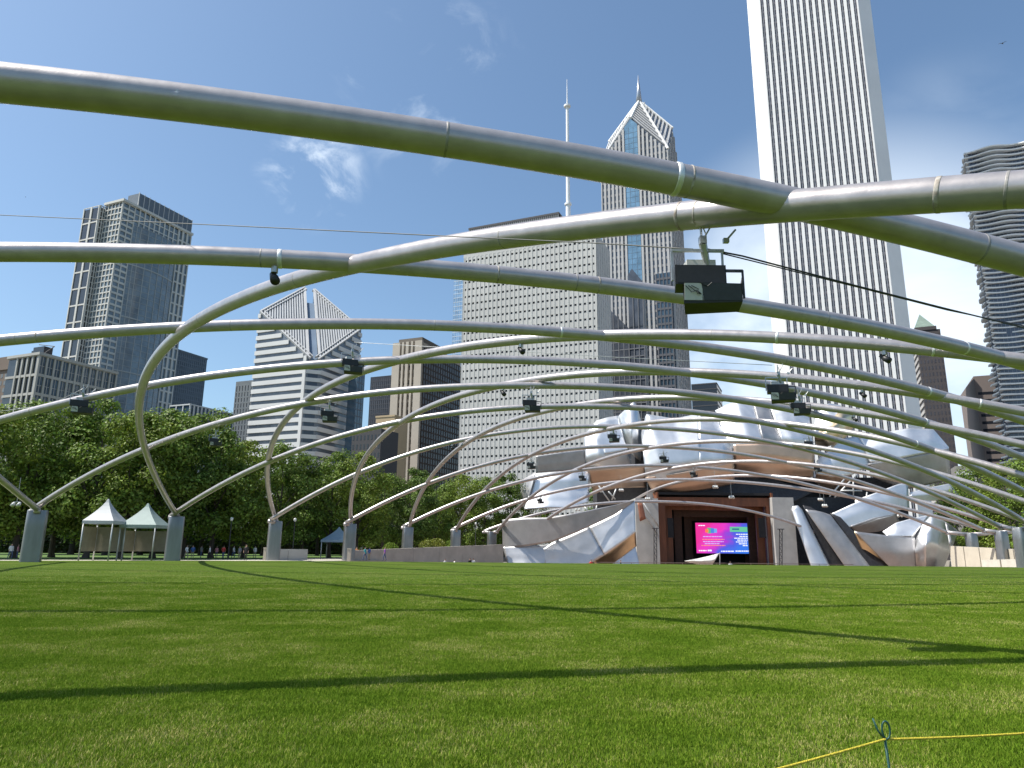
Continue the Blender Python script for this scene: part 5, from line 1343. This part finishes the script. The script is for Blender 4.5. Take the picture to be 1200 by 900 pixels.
# ================================================================ hanging loudspeakers, floodlights and cables
m_spk = mat("speaker_black", (.016, .016, .018), .5, var=.2, vscale=8); m_spkb = mat("speaker_slate", (.030, .034, .044), .45, var=.2, vscale=8)
m_spkw = mat("speaker_pale_panel", (.55, .55, .53), .5, var=.06, vscale=6); m_gal = mat("galvanised", (.45, .46, .47), .4, metal=.6, var=.15, vscale=8)
def speaker_unit(label, loc):
    o = thing("hanging_speaker", label, "loudspeaker", (0, 0, 0), "loudspeakers hung from the trellis")
    b = MB(); b.tube([(0, 0, .05), (0, 0, -.45)], .022, 8); b.tube([(.03, 0, -.05), (.09, 0, -.22), (.02, 0, -.38)], .012, 6); b.tube([(.22, -.02, .10), (.20, -.02, -.02), (.05, 0, -.28)], .016, 6); b.build("hanger", m_gal, o)
    b = MB(); b.box((.02, 0, -.33), (.12, .12, .14)); b.tube([(.02, 0, -.40), (.14, .18, -.82)], [.075, .06], 10); b.tube([(.45, 0, -.32), (.62, -.02, -.12)], .02, 6); b.box((.44, 0, -.33), (.10, .08, .08)); b.build("swivel", m_gal, o)
    b = MB(); b.box((-.08, .02, -.52), (.95, .05, .05)); b.box((-.55, .02, -.82), (.035, .05, .56)); b.box((.36, .02, -.68), (.03, .05, .30)); b.build("bracket", m_gal, o)
    b = MB(); b.box((0, .22, -.76), (.52, .26, .20)); b.build("amplifier", m_spkw, o)
    b = MB(); b.prism([(-.53, -.12), (.37, -.12), (.28, .34), (-.44, .34)], -1.21, -.85); b.build("speaker_box", m_spk, o)
    b = MB(); b.add([(-.50, -.135, -1.19), (.34, -.135, -1.19), (.34, -.135, -.87), (-.50, -.135, -.87), (-.50, -.123, -1.19), (.34, -.123, -1.19), (.34, -.123, -.87), (-.50, -.123, -.87)], [(0, 1, 2, 3), (7, 6, 5, 4), (0, 4, 5, 1), (1, 5, 6, 2), (2, 6, 7, 3), (3, 7, 4, 0)]); b.build("grille", m_spk, o)
    # lower box, tipped so its underside faces the lawn
    def wedge(x0, x1, x0b, x1b, m, nm, off=0.0):
        b = MB(); vs = [(x0, -.26, -1.225), (x1, -.26, -1.245), (x1, -.20, -1.56), (x0, -.20, -1.60), (x0b, .30, -1.225), (x1b, .30, -1.245), (x1b, .22, -1.60), (x0b, .22, -1.66)]
        b.add(vs, [(0, 3, 2, 1), (4, 5, 6, 7), (0, 1, 5, 4), (3, 7, 6, 2), (0, 4, 7, 3), (1, 2, 6, 5)]); return b.build(nm, m, o)
    wedge(-.42, .60, -.30, .66, m_spk, "speaker_box")
    def face(x0, x1, m, nm, f0, f1, off):
        b = MB(); y = lambda f: -.26 + .06 * f - off; z = lambda f: -1.24 - .32 * f
        b.add([(x0, y(f0), z(f0)), (x1, y(f0), z(f0)), (x1 + .05, y(f1), z(f1)), (x0, y(f1), z(f1)), (x0, y(f0) + .01, z(f0)), (x1, y(f0) + .01, z(f0)), (x1 + .05, y(f1) + .01, z(f1)), (x0, y(f1) + .01, z(f1))],
              [(0, 3, 2, 1), (4, 5, 6, 7), (0, 1, 5, 4), (1, 2, 6, 5), (2, 3, 7, 6), (3, 0, 4, 7)]); return b.build(nm, m, o)
    face(-.41, -.12, m_spkw, "side_panel", .03, .94, .012); face(-.10, .55, m_spkb, "horn_panel", .03, .94, .012)
    b = MB()
    for k in range(3): b.tube([(-.40 + .05 * k, -.285, -1.30), (-.30 + .06 * k, -.28, -1.42 + .03 * k), (-.2, -.275, -1.38 - .03 * k), (-.13, -.27, -1.45)], .007, 5)
    b.tube([(-.15, -.285, -1.24), (-.02, -.28, -1.31), (.06, -.285, -1.24)], .007, 5); b.build("cable_loop", m_spk, o)
    b = MB(); b.box((.50, -.1, -.95), (.34, .03, .05)); b.box((.665, -.1, -1.20), (.03, .04, .52)); b.tube([(.60, -.14, -1.28), (.66, -.1, -1.08)], .02, 6); b.build("handle_frame", m_spkb, o)
    o.location = loc; return o
bpy.context.view_layer.update()
def dup(o, loc, rz, sc, label):
    r = o.copy(); COL.objects.link(r); r.location = loc; r.rotation_euler = (0, 0, rz); r.scale = (sc, sc, sc); r['label'] = label
    for c in o.children:
        d = c.copy(); COL.objects.link(d); d.parent = r
    return r
s_, hp, hz_ = arc_near("B2", 822, 250)
su = speaker_unit("large black twin loudspeaker hanging nearest, below the crossing of the two thickest pipes", at(821, 262, hp.y))
UNITS = [("A0", 104, 465, (98, 452), "pale sided twin loudspeaker at the left on the pipe over the podium building", 1.15, .5), ("A0", 420, 426, (413, 404), "twin loudspeaker hanging before the foot of the split diamond roof", 1.15, .45),
 ("A1", 384, 469, (386, 468), "small twin loudspeaker hanging before the right flank of the diamond tower", 1.1, .4), ("A1", 250, 498, (253, 504), "small twin loudspeaker hanging before trees right of the second post", .8, .4),
 ("A1", 624, 452, (622, 454), "twin loudspeaker hanging before the middle of the gridded slab", 1.15, .1), ("A4", 621, 534, (622, 535), "small loudspeaker by the lower left edge of the gridded slab beside the bandshell", 1.05, 0),
 ("A5", 683, 551, (682, 551), "tiny loudspeaker before the bright lower left sail, upper of the two there", 1.0, 0), ("A6", 633, 580, (633, 579), "tiny loudspeaker before the bright lower left sail, lower of the two there", 1.0, 0),
 ("A3", 719, 499, (718, 499), "small pale loudspeaker before the tall fin of the left sails", 1.2, 0), ("A4", 777, 523, (777, 527), "small loudspeaker before the centre left sail", 1.1, 0),
 ("A5", 812, 546, (812, 547), "tiny loudspeaker before the brown-reflecting steel panel above the stage", 1.0, 0), ("A-1", 913, 422, (911, 429), "twin loudspeaker before the lower left of the white ribbed tower", 1.2, -.1),
 ("A0", 934, 457, (935, 457), "small twin loudspeaker just right of and below the one before the white tower", 1.05, -.1), ("A3", 947, 526, (947, 508), "small loudspeaker before the gold-reflecting right sail", 1.1, 0), ("A4", 957, 549, (957, 541), "tiny loudspeaker before the right end of the brown-reflecting sails", .9, 0)]
def place(k, x, y): return arc_near(k, x, y)[1].y
for k, x, y, (hx, hy), lab, sc, rz in UNITS: dup(su, at(hx, hy, place(k, x, y) - .3), rz, sc, lab)
def flood(label, loc, n=3, sc=1.0, rz=0.0):
    o = thing("floodlight_cluster", label, "floodlight", (0, 0, 0), "white floodlights hung before the stage"); b = MB(); b.tube([(0, 0, 2.6), (0, 0, -.1)], .02, 6); b.box((0, 0, -.1), (.75, .06, .06)); b.build("hanger", m_gal, o)
    for i in range(n):
        x = -.32 + .64 * i / max(1, n - 1); b = MB(); b.tube([(x, .12, -.18), (x, .02, -.28), (x, -.22, -.55)], [.10, .17, .22], 10); l = b.build("lamp_head", m_spkw, o, smooth=True)
    o.location = loc; o.scale = (sc, sc, sc); o.rotation_euler = (0, 0, rz); return o
bpy.context.view_layer.update()
for hx, hy, Y, lab, sc in [(838, 568, 128, "white floodlights hanging above the upper left of the video screen", 1.0), (857, 580, 126, "white floodlights hanging just above the top of the video screen", 1.0), (759, 582, 128, "white floodlights hanging at the left stage pylon", .95),
        (728, 572, 130, "white floodlights under the left brown-reflecting sail", .9), (677, 595, 126, "white floodlights over the top of the left bandshell wing", .8), (961, 583, 126, "white floodlights right of the right stage pylon, upper pair", .9),
        (966, 590, 124, "white floodlights right of the right stage pylon, lower group", .95), (1054, 602, 118, "floodlights over the right wing of the bandshell near the nose", .85), (20, 587, 64, "white floodlight on the pipe left of the leftmost post", .8)]:
    flood(lab, at(hx, hy, Y), 2 if sc < .9 else 3, sc)
def clamp_light(k, x, y, label, sc=1.0):
    s, p, z = arc_near(k, x, y); o = thing("clamp_light", label, "spotlight", (p.x, p.y, p.z), "small dark lights clamped to the pipes"); b = MB()
    b.tube([p - ZV * .2, p - ZV * .42], .10 * sc, 8); b.build("clamp", m_gal, o); b = MB(); q = p - ZV * (.42 + .15 * sc); b.tube([q + Vector((-.10 * sc, .14 * sc, .16 * sc)), q + Vector((.02, -.02, -.02)), q + Vector((.10 * sc, -.16 * sc, -.15 * sc))], [.08 * sc, .125 * sc, .135 * sc], 12); b.build("lamp_head", m_spk, o, smooth=True)
clamp_light("A-2", 321, 303, "small dark light under the second pipe, just left of the diamond roof", 1.0); clamp_light("B3", 610, 398, "small dark light clamped under a pipe before the upper gridded slab", 1.1)
clamp_light("A0", 580, 451, "dark light clamped where two pipes cross before the gridded slab", 1.1) if False else clamp_light("B4", 590, 452, "dark light clamped where two pipes cross before the gridded slab", 1.3)
clamp_light("B3", 1036, 402, "small dark light clamped to the pipe before the right edge of the white tower", 1.0); clamp_light("B4", 1010, 452, "small dark light on the rusty pipe before the white tower's lower right", .9); clamp_light("B5", 1001, 483, "small dark light on the pipe below the rusty one, before the white tower", .9)
clamp_light("A3", 529, 518, "small pale light on the pipe before the dark flank of the limestone tower", 1.3); clamp_light("A5", 579, 572, "small pale light on the pipe before the trees below the gridded slab", 1.0)
def cable(pts, r, label, m=m_spk, name="steel_cable"):
    P = [Vector(p) for p in pts]; Q = []
    for i in range(len(P) - 1):
        for t in range(6): Q.append(P[i].lerp(P[i + 1], t / 6))
    Q.append(P[-1]); b = MB(); b.tube(Q, r, 6); return tag(b.build(name, m, smooth=True), label, "cable", "cables strung between the pipes")
ys = hp.y
cable([at(-260, 246, ys + 13), at(0, 252, ys + 9), at(260, 264, ys + 5.5), at(530, 277, ys + 2.5), at(700, 285, ys + 1), at(812, 292, ys)], .012, "thin grey cable running from the left edge to the nearest loudspeaker", mat("cable_grey", (.16, .155, .15), .6))
b_ = cable([at(824, 291, ys), at(870, 300, ys + .2), at(1000, 334, ys + 1.2), at(1110, 362, ys + 2.2), at(1200, 384, ys + 3), at(1420, 436, ys + 5)], .016, "thick black cable running from the nearest loudspeaker to the right edge")
cable([at(846, 297, ys + .15), at(1000, 335.2, ys + 1.3), at(1110, 363.3, ys + 2.3), at(1200, 382, ys + 3.2), at(1420, 432, ys + 5.4)], .012, "second black cable twisted along the thick one at the right", m_spk)
cable([at(415, 401, 44), at(480, 405, 43), at(600, 411, 41), at(720, 418.5, 39), at(905, 428, 36.5)], .016, "thin cable crossing before the upper gridded slab and spire tower", m_gal)
cable([at(0, 482, 47), at(60, 474, 46), at(98, 455, 45)], .014, "thin cable at the far left leading to a twin loudspeaker", m_gal)

# ================================================================ stake and yellow rope in the grass
m_rope = mat("yellow_rope", (.62, .50, .04), .7, var=.25, vscale=60, bump=.5, bscale=160); m_stk = mat("green_wire", (.010, .062, .048), .45, var=.2, vscale=20)
top = at(1037, 866.5, 4.3); bot = Vector((top.x + .035, top.y + .02, -.02))
stk = thing("rope_stake", "dark green wire stake with a looped top holding the yellow rope", "stake", (bot.x, bot.y, 0)); b = MB()
b.tube([bot, bot.lerp(top, .5) + Vector((.004, 0, 0)), top], .0075, 8); b.build("rod", m_stk, stk, smooth=True)
lp = [top]
for i in range(15):
    a = -math.pi / 2 + 2 * math.pi * i / 14; lp.append(top + Vector((.012 + .022 * math.cos(a), .002 * i / 14, .048 + .046 * math.sin(a))))
b = MB(); b.tube(lp, .0055, 8); b.tube([top, top + Vector((-.03, .006, .04)), top + Vector((-.052, .01, .105))], .0052, 8); b.build("loop", m_stk, stk, smooth=True)
def rope(pa, pc, sag, n=26):
    out = []
    for i in range(n + 1): t = i / n; out.append(pa.lerp(pc, t) - ZV * (sag * 4 * t * (1 - t)))
    return out
b = MB(); lft = at(560, 985, 3.05); rgt = at(1420, 836, 5.3)
b.tube(rope(lft, top, .015)[:-1] + rope(top, rgt, .03), .0068, 8)
tag(b.build("yellow_rope", m_rope, smooth=True), "yellow rope stretched low over the grass in the bottom right corner", "rope")
# ================================================================ birds
def bird(px, py, Y, s, rz, label):
    p = at(px, py, Y); o = thing("bird", label, "bird", tuple(p), "birds in the sky"); mb = m_spk; rt = Matrix.Rotation(rz, 3, 'Z')
    b = MB(); b.tube([p + rt @ (Vector(v) * s) for v in ((-.30, 0, 0), (-.18, 0, .01), (0, 0, 0), (.16, 0, .02), (.26, 0, .04))], [.012 * s, .05 * s, .075 * s, .05 * s, .015 * s], 8); b.build("body", mb, o, smooth=True)
    for sg in (-1, 1):
        b = MB(); q = [p + rt @ (Vector(v) * s) for v in ((.10, 0, .03), (.06, sg * .3, .20), (-.06, sg * .62, .12), (-.12, sg * .30, .15), (-.10, 0, .02))]; b.add(q + [v - ZV * .015 * s for v in q], [(0, 1, 2, 3, 4), (9, 8, 7, 6, 5)] + [(i, (i + 1) % 5, 5 + (i + 1) % 5, 5 + i) for i in range(5)]); b.build("wing", mb, o)
bird(1175, 51, 60, .6, .9, "small dark bird flying high at the upper right"); bird(30, 231, 75, .20, .4, "tiny dark bird at the left above the pipe")
